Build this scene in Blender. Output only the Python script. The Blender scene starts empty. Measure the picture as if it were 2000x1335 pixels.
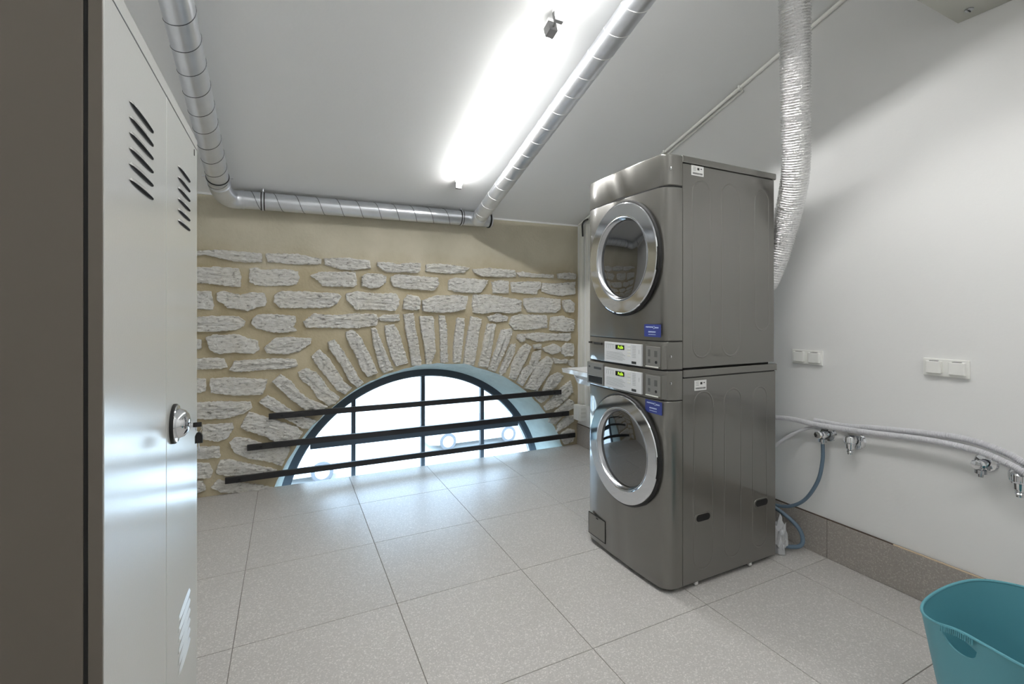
import bpy, bmesh, math, random
from mathutils import Vector, Matrix
random.seed(7)
PI = math.pi
C = bpy.context.scene.collection
SC = bpy.context.scene

# ------------------------------------------------------------------ camera
cam_d = bpy.data.cameras.new('camera'); cam = bpy.data.objects.new('camera', cam_d); C.objects.link(cam)
YAW = .4523
cam.location = (0, 0, 1.27)
cam.rotation_euler = (PI/2, 0, -YAW)
cam_d.sensor_width = 36; cam_d.lens = 36*903.7/2000
cam_d.shift_y = -(667.5-609.7)/2000
cam_d.clip_start = .02; cam_d.clip_end = 200
SC.camera = cam

# ------------------------------------------------------------------ world, sun, exposure
w = bpy.data.worlds.new('sky'); SC.world = w; w.use_nodes = True
bg = w.node_tree.nodes['Background']
bg.inputs[0].default_value = (.50, .74, 1.0, 1); bg.inputs[1].default_value = 8.0
sun_d = bpy.data.lights.new('sun', 'SUN'); sun_d.energy = 3; sun_d.angle = .01; sun_d.color = (1, .96, .9)
sun = bpy.data.objects.new('sun', sun_d); C.objects.link(sun); sun.rotation_euler = (math.radians(38), math.radians(12), 0)
LAMP = 80.0            # radiance of the tube diffusers
SC.view_settings.view_transform = 'Standard'; SC.view_settings.look = 'None'
SC.view_settings.exposure = 0.30; SC.view_settings.gamma = 1.0
SC.view_settings.use_curve_mapping = False
SC.cycles.max_bounces = 10; SC.cycles.diffuse_bounces = 6; SC.cycles.glossy_bounces = 5
SC.cycles.transparent_max_bounces = 12; SC.cycles.sample_clamp_indirect = 6
SC.cycles.use_denoising = True

# ------------------------------------------------------------------ helpers
def s2l(c):
    return tuple(((v/255)/12.92 if v/255 <= .04045 else ((v/255+.055)/1.055)**2.4) for v in c)
def newmat(name):
    m = bpy.data.materials.new(name); m.use_nodes = True
    nt = m.node_tree; return m, nt, nt.nodes, nt.links, nt.nodes['Principled BSDF']
def mat(name, rgb, rough=.5, metal=0, coat=0, coat_r=.05, spec=.5, bump=None, emit=None, var=None, ior=None):
    """plain procedural material: optional noise bump (scale, strength, stretch) and colour variation (scale, amount)"""
    m, nt, N, L, b = newmat(name)
    col = s2l(rgb)+(1,)
    b.inputs['Base Color'].default_value = col
    b.inputs['Roughness'].default_value = rough; b.inputs['Metallic'].default_value = metal
    b.inputs['Coat Weight'].default_value = coat; b.inputs['Coat Roughness'].default_value = coat_r
    b.inputs['Specular IOR Level'].default_value = spec
    if ior: b.inputs['IOR'].default_value = ior
    geo = None
    if bump or var:
        geo = N.new('ShaderNodeNewGeometry')
    if bump:
        mp = N.new('ShaderNodeMapping'); L.new(geo.outputs['Position'], mp.inputs[0])
        if len(bump) > 2: mp.inputs['Scale'].default_value = bump[2]
        n = N.new('ShaderNodeTexNoise'); n.inputs['Scale'].default_value = bump[0]; n.inputs['Detail'].default_value = 4
        L.new(mp.outputs[0], n.inputs['Vector'])
        bp = N.new('ShaderNodeBump'); bp.inputs['Strength'].default_value = bump[1]; bp.inputs['Distance'].default_value = .01
        L.new(n.outputs[0], bp.inputs['Height']); L.new(bp.outputs[0], b.inputs['Normal'])
    if var:
        n = N.new('ShaderNodeTexNoise'); n.inputs['Scale'].default_value = var[0]; n.inputs['Detail'].default_value = 3
        L.new(geo.outputs['Position'], n.inputs['Vector'])
        r = N.new('ShaderNodeMapRange'); r.inputs[1].default_value = .3; r.inputs[2].default_value = .7
        r.inputs[3].default_value = 1-var[1]; r.inputs[4].default_value = 1+var[1]
        L.new(n.outputs[0], r.inputs[0])
        x = N.new('ShaderNodeVectorMath'); x.operation = 'SCALE'; x.inputs[0].default_value = col[:3]
        L.new(r.outputs[0], x.inputs['Scale']); L.new(x.outputs[0], b.inputs['Base Color'])
    if emit:
        b.inputs['Emission Color'].default_value = s2l(emit[0])+(1,); b.inputs['Emission Strength'].default_value = emit[1]
    return m

class MB:
    """collects geometry and links it as ONE mesh object"""
    def __init__(s): s.v = []; s.f = []
    def add(s, v, f):
        o = len(s.v); s.v += [tuple(p) for p in v]; s.f += [tuple(i+o for i in q) for q in f]; return s
    def box(s, x0, x1, y0, y1, z0, z1, bev=0):
        bm = bmesh.new(); bmesh.ops.create_cube(bm, size=1)
        for p in bm.verts: p.co = Vector(((x0+x1)/2+p.co.x*(x1-x0), (y0+y1)/2+p.co.y*(y1-y0), (z0+z1)/2+p.co.z*(z1-z0)))
        if bev: bmesh.ops.bevel(bm, geom=bm.edges[:], offset=bev, segments=2, profile=.5, affect='EDGES')
        bm.verts.index_update()
        s.add([p.co[:] for p in bm.verts], [[q.index for q in f.verts] for f in bm.faces]); bm.free(); return s
    def tube(s, pts, r, n=16, caps=True, closed=False, rf=None):
        """sweep a circle along points; r number or rf(i) -> radius"""
        P = [Vector(p) for p in pts]; m = len(P); rings = []
        t0 = (P[1]-P[0]).normalized(); up = Vector((0, 0, 1)) if abs(t0.z) < .9 else Vector((1, 0, 0))
        nrm = t0.cross(up).normalized()
        for i in range(m):
            if closed: t = (P[(i+1) % m]-P[i-1]).normalized()
            else: t = (P[min(i+1, m-1)]-P[max(i-1, 0)]).normalized()
            nrm = (nrm-t*nrm.dot(t)).normalized(); bn = t.cross(nrm)
            rr = rf(i) if rf else r
            rings.append([P[i]+(nrm*math.cos(2*PI*k/n)+bn*math.sin(2*PI*k/n))*rr for k in range(n)])
        v = [q for ring in rings for q in ring]; f = []
        for i in range(m if closed else m-1):
            a, b = i*n, ((i+1) % m)*n
            for k in range(n): f.append((a+k, a+(k+1) % n, b+(k+1) % n, b+k))
        if caps and not closed:
            f.append(tuple(range(n))[::-1]); f.append(tuple((m-1)*n+k for k in range(n)))
        return s.add(v, f)
    def cyl(s, a, b, r, n=24): return s.tube([a, b], r, n)
    def lathe(s, prof, c, ax='x', n=48, ky=1.0, kz=1.0, cap0=False, cap1=False):
        """prof: list of (radius, distance along axis)"""
        v = []; m = len(prof)
        for r, d in prof:
            for k in range(n):
                a = 2*PI*k/n; p, q = r*math.cos(a)*ky, r*math.sin(a)*kz
                v.append({'x': (c[0]+d, c[1]+p, c[2]+q), 'y': (c[0]+p, c[1]+d, c[2]+q), 'z': (c[0]+p, c[1]+q, c[2]+d)}[ax])
        f = []
        for i in range(m-1):
            for k in range(n): f.append((i*n+k, i*n+(k+1) % n, (i+1)*n+(k+1) % n, (i+1)*n+k))
        if cap0: f.append(tuple(range(n))[::-1])
        if cap1: f.append(tuple((m-1)*n+k for k in range(n)))
        return s.add(v, f)
    def prism(s, poly, axis, d0, d1, bev=0):
        """extrude a 2-D polygon. axis 'z': poly=(x,y); 'x': (y,z); 'y': (x,z). bev insets the two end faces"""
        n = len(poly); cx = sum(p[0] for p in poly)/n; cy = sum(p[1] for p in poly)/n
        def ins(e):
            out = []
            for p in poly:
                dx, dy = p[0]-cx, p[1]-cy; l = math.hypot(dx, dy) or 1
                out.append((p[0]-dx/l*e, p[1]-dy/l*e))
            return out
        levels = [(poly, d0), (poly, d1)] if not bev else [(ins(bev), d0), (poly, d0+bev), (poly, d1-bev), (ins(bev), d1)]
        v = []
        for pl, d in levels:
            for p in pl: v.append({'z': (p[0], p[1], d), 'x': (d, p[0], p[1]), 'y': (p[0], d, p[1])}[axis])
        f = []
        for i in range(len(levels)-1):
            for k in range(n): f.append((i*n+k, i*n+(k+1) % n, (i+1)*n+(k+1) % n, (i+1)*n+k))
        f.append(tuple(range(n))[::-1]); f.append(tuple((len(levels)-1)*n+k for k in range(n)))
        return s.add(v, f)
    def mesh(s, name, m, smooth=None, recalc=True):
        me = bpy.data.meshes.new(name); me.from_pydata(s.v, [], s.f); me.materials.append(m)
        if recalc:
            bm = bmesh.new(); bm.from_mesh(me); bmesh.ops.recalc_face_normals(bm, faces=bm.faces[:]); bm.to_mesh(me); bm.free()
        if smooth is not None:
            me.shade_smooth(); me.set_sharp_from_angle(angle=math.radians(smooth))
        return me
    def build(s, name, m, parent=None, smooth=35, label=None, recalc=True):
        o = bpy.data.objects.new(name, s.mesh(name, m, smooth, recalc)); C.objects.link(o)
        if parent:
            o.parent = parent
            o.matrix_parent_inverse = Matrix.Identity(4)
            if s_world(parent) != Vector((0, 0, 0)): o.location = -s_world(parent)
        if label: o['label'] = label
        return o
def s_world(o):
    """all empties are unrotated, so a world point is just the sum of the locations"""
    p = Vector(o.location)
    while o.parent: o = o.parent; p = p+Vector(o.location)
    return p
def thing(name, label, cat, loc=(0, 0, 0), group=None):
    o = bpy.data.objects.new(name, None); C.objects.link(o); o.location = loc; o.empty_display_size = .1
    o['label'] = label; o['category'] = cat
    if group: o['group'] = group
    return o
def tag(o, label, cat, group=None):
    o['label'] = label; o['category'] = cat
    if group: o['group'] = group
    return o
def struct(o): o['kind'] = 'structure'; return o
def smooth_path(pts, n=8):
    """Catmull-Rom through the points"""
    P = [Vector(p) for p in pts]; P = [P[0]*2-P[1]]+P+[P[-1]*2-P[-2]]; out = []
    for i in range(1, len(P)-2):
        for k in range(n):
            t = k/n
            out.append(.5*((2*P[i])+(P[i+1]-P[i-1])*t+(2*P[i-1]-5*P[i]+4*P[i+1]-P[i+2])*t*t+(3*P[i]-P[i-1]-3*P[i+1]+P[i+2])*t**3))
    out.append(P[-2]); return out
def resample(pts, step):
    P = [Vector(p) for p in pts]; out = [P[0]]; acc = 0
    for a, b in zip(P, P[1:]):
        l = (b-a).length; 
        while acc+l >= step:
            t = (step-acc)/l; a = a+(b-a)*t; out.append(a.copy()); l = (b-a).length; acc = 0
        acc += l
    return out
def text_mesh(name, txt, size, m, parent, mtx, extrude=.0003):
    cu = bpy.data.curves.new(name, 'FONT'); cu.body = txt; cu.size = size; cu.extrude = extrude; cu.align_x = 'CENTER'; cu.align_y = 'CENTER'
    t = bpy.data.objects.new('tmp', cu); me = bpy.data.meshes.new_from_object(t)
    bpy.data.objects.remove(t); bpy.data.curves.remove(cu)
    me.transform(mtx); me.materials.clear(); me.materials.append(m)
    o = bpy.data.objects.new(name, me); C.objects.link(o); o.parent = parent; o.location = -s_world(parent)
    return o

# ------------------------------------------------------------------ materials
M = {}
M['white'] = mat('white wall paint', (232, 232, 231), .75, bump=(60, .05))
M['ceiling'] = mat('white ceiling paint', (232, 233, 233), .8, bump=(50, .05))
M['steel'] = mat('galvanised steel', (218, 221, 226), .30, .88, bump=(14, .06), var=(9, .06))
M['seam'] = mat('dark duct seam', (96, 99, 104), .4, 1)
M['seam_glint'] = mat('duct seam painted glint', (240, 240, 240), .5, .4)  # near-white colour paints the specular glint on the right duct's seam
M['rubber'] = mat('black rubber', (18, 18, 18), .6)
M['chrome'] = mat('chrome', (225, 227, 230), .06, 1)
M['chrome_soft'] = mat('satin chrome', (190, 192, 196), .18, 1)
M['foil'] = mat('crinkled aluminium foil', (240, 240, 240), .24, .9, bump=(120, .45))
M['paint'] = mat('warm grey metallic paint', (104, 102, 96), .28, .45, coat=1, coat_r=.03)
M['paint'].node_tree.nodes['Principled BSDF'].inputs['Coat IOR'].default_value = 1.75
M['groove'] = mat('black gap', (10, 10, 10), .7)
M['glass_dark'] = mat('smoked door glass', (20, 21, 23), .03, 0, spec=1.0, ior=1.9)
M['panel'] = mat('silver control film', (222, 224, 226), .35, 0)
M['panel_grey'] = mat('grey reader panel', (128, 127, 124), .35, .1)
M['icon'] = mat('grey icon', (92, 92, 90), .5)
M['dark'] = mat('dark grey plastic', (48, 48, 47), .4)
M['print'] = mat('grey print', (140, 142, 144), .6)
M['lcd'] = mat('black display', (8, 14, 6), .2)
M['green'] = mat('lit green digits', (190, 230, 60), .5, emit=((190, 235, 60), 1.0))
M['blue'] = mat('blue sticker', (52, 66, 140), .35)
M['sticker_ink'] = mat('pale sticker print', (190, 205, 235), .5)
M['label'] = mat('white paper label', (226, 226, 224), .5)
M['locker'] = mat('light grey lacquered steel', (187, 187, 184), .18, 0, coat=.35, coat_r=.22, bump=(220, .02))
M['locker_dark'] = mat('dark brown grey steel', (98, 91, 82), .35)  # locker side coloured darker and browner than its doors
M['bar'] = mat('charcoal painted steel', (40, 40, 42), .4, .2)
M['frame'] = mat('anthracite window frame', (58, 66, 74), .4)
M['lampbody'] = mat('grey lamp end', (150, 150, 150), .4)
M['plastic'] = mat('white plastic', (226, 226, 220), .35)
M['socket'] = mat('ivory plastic', (238, 238, 234), .4)
M['hose'] = mat('light grey hose', (206, 206, 210), .42)
M['hose_blue'] = mat('slate blue hose', (98, 118, 136), .42)
M['ceramic'] = mat('white ceramic', (235, 236, 236), .12, coat=.5)
M['teal'] = mat('teal flexible plastic', (90, 152, 164), .42, spec=.4)
M['box_grey'] = mat('grey painted casing', (176, 176, 168), .45)
M['cream'] = mat('cream skim coat edge', (210, 190, 165), .8)
M['gap_shade'] = mat('painted gap shade', (72, 58, 48), .8)
M['bag'] = mat('clear crumpled plastic', (190, 192, 195), .2, bump=(40, .6))
M['reveal'] = mat('pale flaky limewash', (204, 212, 206), .85, bump=(30, .5), var=(14, .06))
M['street'] = mat('pale street paving', (196, 194, 190), .9, var=(.8, .05))
M['facade'] = mat('pale plaster facade', (222, 218, 208), .9)
M['carpaint'] = mat('silver car paint', (196, 200, 205), .3, .3, coat=.5)
M['tyre'] = mat('grey tyre', (84, 86, 90), .8)
M['carglass'] = mat('car glass', (150, 162, 170), .1)

m, nt, N, L, b = newmat('tube diffuser'); M['lamp'] = m
b.inputs['Base Color'].default_value = (.8, .8, .8, 1)
b.inputs['Emission Color'].default_value = (1, .995, .975, 1); b.inputs['Emission Strength'].default_value = LAMP

M['opal'] = mat('glowing opal lamp back', (230, 230, 230), .4, emit=((255, 254, 250), 1.3))

# thin window glass: clear, with a fresnel reflection
m, nt, N, L, b = newmat('window glass'); M['pane'] = m
N.remove(b); tr = N.new('ShaderNodeBsdfTransparent'); gl = N.new('ShaderNodeBsdfGlossy'); gl.inputs['Roughness'].default_value = .02
fr = N.new('ShaderNodeFresnel'); fr.inputs[0].default_value = 1.45; mx = N.new('ShaderNodeMixShader')
L.new(fr.outputs[0], mx.inputs[0]); L.new(tr.outputs[0], mx.inputs[1]); L.new(gl.outputs[0], mx.inputs[2])
L.new(mx.outputs[0], N['Material Output'].inputs[0])

# terrazzo
def terrazzo(name, base, rough):
    m, nt, N, L, b = newmat(name)
    g = N.new('ShaderNodeNewGeometry'); b.inputs['Roughness'].default_value = rough
    v = N.new('ShaderNodeTexVoronoi'); v.inputs['Scale'].default_value = 230; L.new(g.outputs['Position'], v.inputs['Vector'])
    r = N.new('ShaderNodeValToRGB'); e = r.color_ramp.elements
    c = s2l(base)
    sep = N.new('ShaderNodeSeparateColor'); L.new(v.outputs['Color'], sep.inputs[0])
    L.new(sep.outputs[0], r.inputs[0])
    e[0].position = 0; e[0].color = (*[x*.90 for x in c], 1)
    e[1].position = .25; e[1].color = (*[x*.97 for x in c], 1)
    a = e.new(.72); a.color = (*c, 1); a = e.new(.86); a.color = (*[min(1, x*1.16) for x in c], 1); a = e.new(1); a.color = (*[min(1, x*1.34) for x in c], 1)
    v2 = N.new('ShaderNodeTexNoise'); v2.inputs['Scale'].default_value = 3; L.new(g.outputs['Position'], v2.inputs['Vector'])
    mr = N.new('ShaderNodeMapRange'); mr.inputs[3].default_value = .95; mr.inputs[4].default_value = 1.05; L.new(v2.outputs[0], mr.inputs[0])
    oi = N.new('ShaderNodeObjectInfo'); mo = N.new('ShaderNodeMapRange'); mo.inputs[3].default_value = .98; mo.inputs[4].default_value = 1.02; L.new(oi.outputs['Random'], mo.inputs[0])
    mm = N.new('ShaderNodeMath'); mm.operation = 'MULTIPLY'; L.new(mr.outputs[0], mm.inputs[0]); L.new(mo.outputs[0], mm.inputs[1])
    x = N.new('ShaderNodeVectorMath'); x.operation = 'SCALE'; L.new(r.outputs[0], x.inputs[0]); L.new(mm.outputs[0], x.inputs['Scale'])
    L.new(x.outputs[0], b.inputs['Base Color']); return m
M['tile'] = terrazzo('terrazzo tile', (186, 183, 180), .31)
M['tile_wall'] = terrazzo('shaded terrazzo skirting', (158, 152, 146), .4)  # same terrazzo as the floor, its shade put into a darker colour
M['grout'] = mat('grey grout', (128, 124, 118), .9)

# mortar wall: tan pointing below, smoother grey-beige plaster above
m, nt, N, L, b = newmat('mortar and plaster'); M['mortar'] = m
g = N.new('ShaderNodeNewGeometry'); sp = N.new('ShaderNodeSeparateXYZ'); L.new(g.outputs['Position'], sp.inputs[0])
n1 = N.new('ShaderNodeTexNoise'); n1.inputs['Scale'].default_value = 3.5; n1.inputs['Detail'].default_value = 6; L.new(g.outputs['Position'], n1.inputs['Vector'])
ad = N.new('ShaderNodeMath'); ad.operation = 'MULTIPLY_ADD'; ad.inputs[1].default_value = .25; L.new(n1.outputs[0], ad.inputs[0]); L.new(sp.outputs[2], ad.inputs[2])
zr = N.new('ShaderNodeMapRange'); zr.inputs[1].default_value = 1.68; zr.inputs[2].default_value = 1.90; L.new(ad.outputs[0], zr.inputs[0])
tan = N.new('ShaderNodeValToRGB'); tan.color_ramp.elements[0].position = .3; tan.color_ramp.elements[1].position = .7
tan.color_ramp.elements[0].color = (*s2l((170, 157, 127)), 1); tan.color_ramp.elements[1].color = (*s2l((200, 190, 164)), 1); L.new(n1.outputs[0], tan.inputs[0])
pl = N.new('ShaderNodeValToRGB'); pl.color_ramp.elements[0].position = .3; pl.color_ramp.elements[1].position = .75
pl.color_ramp.elements[0].color = (*s2l((186, 180, 160)), 1); pl.color_ramp.elements[1].color = (*s2l((204, 197, 178)), 1); L.new(n1.outputs[0], pl.inputs[0])
mx = N.new('ShaderNodeMix'); mx.data_type = 'RGBA'; L.new(zr.outputs[0], mx.inputs[0]); L.new(tan.outputs[0], mx.inputs[6]); L.new(pl.outputs[0], mx.inputs[7])
L.new(mx.outputs[2], b.inputs['Base Color']); b.inputs['Roughness'].default_value = .9
n2 = N.new('ShaderNodeTexNoise'); n2.inputs['Scale'].default_value = 45; n2.inputs['Detail'].default_value = 5; L.new(g.outputs['Position'], n2.inputs['Vector'])
bp = N.new('ShaderNodeBump'); bp.inputs['Strength'].default_value = .35; bp.inputs['Distance'].default_value = .008
L.new(n2.outputs[0], bp.inputs['Height']); L.new(bp.outputs[0], b.inputs['Normal'])

# rough limestone with fine dark strata
m, nt, N, L, b = newmat('pale limestone'); M['stone'] = m
g = N.new('ShaderNodeNewGeometry'); mp = N.new('ShaderNodeMapping'); mp.inputs['Scale'].default_value = (1, 1, 2.6); L.new(g.outputs['Position'], mp.inputs[0])
n1 = N.new('ShaderNodeTexNoise'); n1.inputs['Scale'].default_value = 26; n1.inputs['Detail'].default_value = 8; n1.inputs['Roughness'].default_value = .7; L.new(mp.outputs[0], n1.inputs['Vector'])
rp = N.new('ShaderNodeValToRGB'); e = rp.color_ramp.elements
e[0].position = .33; e[0].color = (*s2l((112, 110, 106)), 1); e[1].position = .43; e[1].color = (*s2l((216, 214, 208)), 1)
q = e.new(.6); q.color = (*s2l((232, 231, 227)), 1); q = e.new(.75); q.color = (*s2l((238, 236, 230)), 1); L.new(n1.outputs[0], rp.inputs[0])
n3 = N.new('ShaderNodeTexNoise'); n3.inputs['Scale'].default_value = 5; n3.inputs['Detail'].default_value = 3; L.new(g.outputs['Position'], n3.inputs['Vector'])
wr = N.new('ShaderNodeMapRange'); wr.inputs[1].default_value = .45; wr.inputs[2].default_value = .75; wr.inputs[4].default_value = .4; L.new(n3.outputs[0], wr.inputs[0])
mx = N.new('ShaderNodeMix'); mx.data_type = 'RGBA'; L.new(wr.outputs[0], mx.inputs[0]); L.new(rp.outputs[0], mx.inputs[6]); mx.inputs[7].default_value = (*s2l((224, 219, 204)), 1)
L.new(mx.outputs[2], b.inputs['Base Color']); b.inputs['Roughness'].default_value = .9
bp = N.new('ShaderNodeBump'); bp.inputs['Strength'].default_value = .9; bp.inputs['Distance'].default_value = .014
L.new(n1.outputs[0], bp.inputs['Height']); L.new(bp.outputs[0], b.inputs['Normal'])

# ------------------------------------------------------------------ room shell
XL, XR, YF, TH = -.80, 2.525, -1.25, .12
def yw(x, off=0): return 3.784-.016*x+off           # the stone wall is not quite square to the room
def zc(y): return 2.0965+.3147*(3.784-y)            # sloping ceiling
YB = 4.20
# ceiling
mb = MB(); a, b_ = YF-.2, YB
v = [(XL-.2, a, zc(a)), (XR+.2, a, zc(a)), (XR+.2, b_, zc(b_)), (XL-.2, b_, zc(b_))]
v += [(p[0], p[1], p[2]+.18) for p in v]
mb.add(v, [(0, 1, 2, 3), (4, 5, 6, 7), (0, 1, 5, 4), (1, 2, 6, 5), (2, 3, 7, 6), (3, 0, 4, 7)])
struct(mb.build('ceiling', M['ceiling'], smooth=None))
def sidewall(name, x0, x1):
    mb = MB(); a, b_ = YF-.12, 3.95
    mb.prism([(a, -.05), (b_, -.05), (b_, zc(b_)+.05), (a, zc(a)+.05)], 'x', x0, x1)
    return struct(mb.build(name, M['white'], smooth=None))
wall_right = sidewall('wall_right', XR, XR+TH)
sidewall('wall_left', XL-TH, XL)
struct(MB().box(XL-TH, XR+TH, YF-TH, YF, -.05, zc(YF)+.1).build('wall_front', M['white'], smooth=None))
# floor and its tiles
floor = struct(MB().prism([(XL-.05, YF), (XR+.05, YF), (XR+.05, yw(XR)), (XL-.05, yw(XL))], 'z', -.25, -.002).build('floor', M['grout'], smooth=None))
xs = [XL, -.186, .432, 1.040, 1.642, 2.242, XR]; ys = [YF, -.96, -.36, .24, .84, 1.44, 2.037, 2.627, 3.203, None]
G = .0014
for i in range(len(xs)-1):
    for j in range(len(ys)-1):
        x0, x1 = xs[i]+G, xs[i+1]-G; y0 = ys[j]+G
        y1a, y1b = (yw(x0), yw(x1)) if ys[j+1] is None else (ys[j+1]-G, ys[j+1]-G)
        MB().prism([(x0, y0), (x1, y0), (x1, y1b), (x0, y1a)], 'z', -.010, 0, bev=.0009).build('tile', M['tile'], floor, smooth=None)
# skirting tiles on the right wall
base = struct(MB().box(XR-.004, XR, YF, 3.735, 0, .197).build('baseboard_right', M['grout'], smooth=None))
yj = [YF, -.36, .24, .84, 1.44, 2.037, 2.627, 3.203, 3.735]
for y0, y1 in zip(yj, yj[1:]):
    MB().box(XR-.016, XR-.003, y0+G, y1-G, .001, .198, .0012).build('tile', M['tile_wall'], base, smooth=None)
struct(MB().box(XR-.013, XR, YF, 3.735, .1975, .2005).build('skirting_gap_shade', M['gap_shade'], smooth=None))  # dark strip paints the shade of the gap above the skirting
struct(MB().box(XR-.0155, XR-.009, YF, 1.15, .1985, .2035, .001).build('trim_2', M['cream'], smooth=None))

# stone wall with the arched opening
AC, AR = (1.135, -.46), 1.303          # front edge of the arch
GC, GR = (1.10, -.42), 1.183           # window frame circle
OFF = .30                              # depth from the wall face to the window frame
def arch_z(x):
    d = AR*AR-(x-AC[0])**2
    return AC[1]+math.sqrt(d) if d > 0 else None
rnd = random.Random(3)
NA = 72; xa, xb = XL-.06, XR+.06
front = []                              # (x, z of the opening edge or floor)
angs = [PI-PI*k/NA for k in range(NA+1)]
arc = [(AC[0]+AR*math.cos(t), AC[1]+AR*math.sin(t)) for t in angs]
arc = [(x+rnd.uniform(-.006, .006)*(0 < k < NA), z+rnd.uniform(-.006, .006)*(0 < k < NA)) for k, (x, z) in enumerate(arc)]
cols = [(xa+(arc[0][0]-xa)*k/8, AC[1]) for k in range(8)]+arc+[(arc[-1][0]+(xb-arc[-1][0])*k/4, AC[1]) for k in range(1, 5)]
NV = 40; ztop = zc(3.7)+.03
def relief(x, z):
    if z < -.1: return 0
    from mathutils import noise
    k = max(0, min(1, (1.78-z)/.12))
    return (noise.noise(Vector((x*7, 0, z*9)))*.007+noise.noise(Vector((x*22, 3, z*25)))*.003)*k+noise.noise(Vector((x*3, 5, z*3)))*.002
mb = MB(); v = []; f = []
for x, z0 in cols:
    for k in range(NV+1):
        z = z0+(ztop-z0)*k/NV
        v.append((x, yw(x)+relief(x, z), z))
nc = len(cols)
for i in range(nc-1):
    for k in range(NV): f.append((i*(NV+1)+k, (i+1)*(NV+1)+k, (i+1)*(NV+1)+k+1, i*(NV+1)+k+1))
# back face and edges
o = len(v)
garc = [(GC[0]+GR*math.cos(t), GC[1]+GR*math.sin(t)) for t in angs]
bcols = [(cols[k][0], GC[1]) for k in range(8)]+garc+[(cols[8+NA+k][0], GC[1]) for k in range(1, 5)]
for x, z0 in bcols: v += [(x, yw(x, OFF+.10), z0), (x, yw(x, OFF+.10), ztop)]
for i in range(nc-1):
    f.append((o+2*i, o+2*i+1, o+2*i+3, o+2*i+2))
    f.append((i*(NV+1)+NV, (i+1)*(NV+1)+NV, o+2*i+3, o+2*i+1))
mb.add(v, f)
wall = struct(mb.build('wall_back', M['mortar'], smooth=60))
# splayed limewashed reveal
mb = MB(); v = []; S = 5
for k in range(NA+1):
    for s in range(S+2):
        t = min(1, s/S)
        x = arc[k][0]+(garc[k][0]-arc[k][0])*t; z = arc[k][1]+(garc[k][1]-arc[k][1])*t
        off = OFF*t if s <= S else OFF+.10
        jx = rnd.uniform(-.003, .003) if 0 < s < S else 0
        v.append((x+jx, yw(x, off)+(.0 if s else relief(*arc[k])), z+jx))
mb.add(v, [(k*(S+2)+s, (k+1)*(S+2)+s, (k+1)*(S+2)+s+1, k*(S+2)+s+1) for k in range(NA) for s in range(S+1)])
mb.build('reveal', M['reveal'], wall, smooth=50)
# lower sill of the opening, under the floor level
mb = MB(); mb.box(AC[0]-AR-.02, AC[0]+AR+.02, yw(1.1)-.03, yw(1.1, OFF+.12), AC[1]-.12, AC[1]-.0)
mb.build('sill', M['reveal'], wall, smooth=None)

# pale line of filler where the ceiling meets the stone wall
mb = MB(); v = []
for x in (XL, XR):
    for dy, dz in ((-.005, -.012), (.03, -.012), (.03, .004), (-.005, .004)): v.append((x, yw(x)+dy, zc(yw(x))+dz))
mb.add(v, [(0, 1, 5, 4), (1, 2, 6, 5), (2, 3, 7, 6), (3, 0, 4, 7), (0, 1, 2, 3), (4, 5, 6, 7)])
struct(mb.build('trim_3', M['ceiling'], smooth=None))

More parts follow.
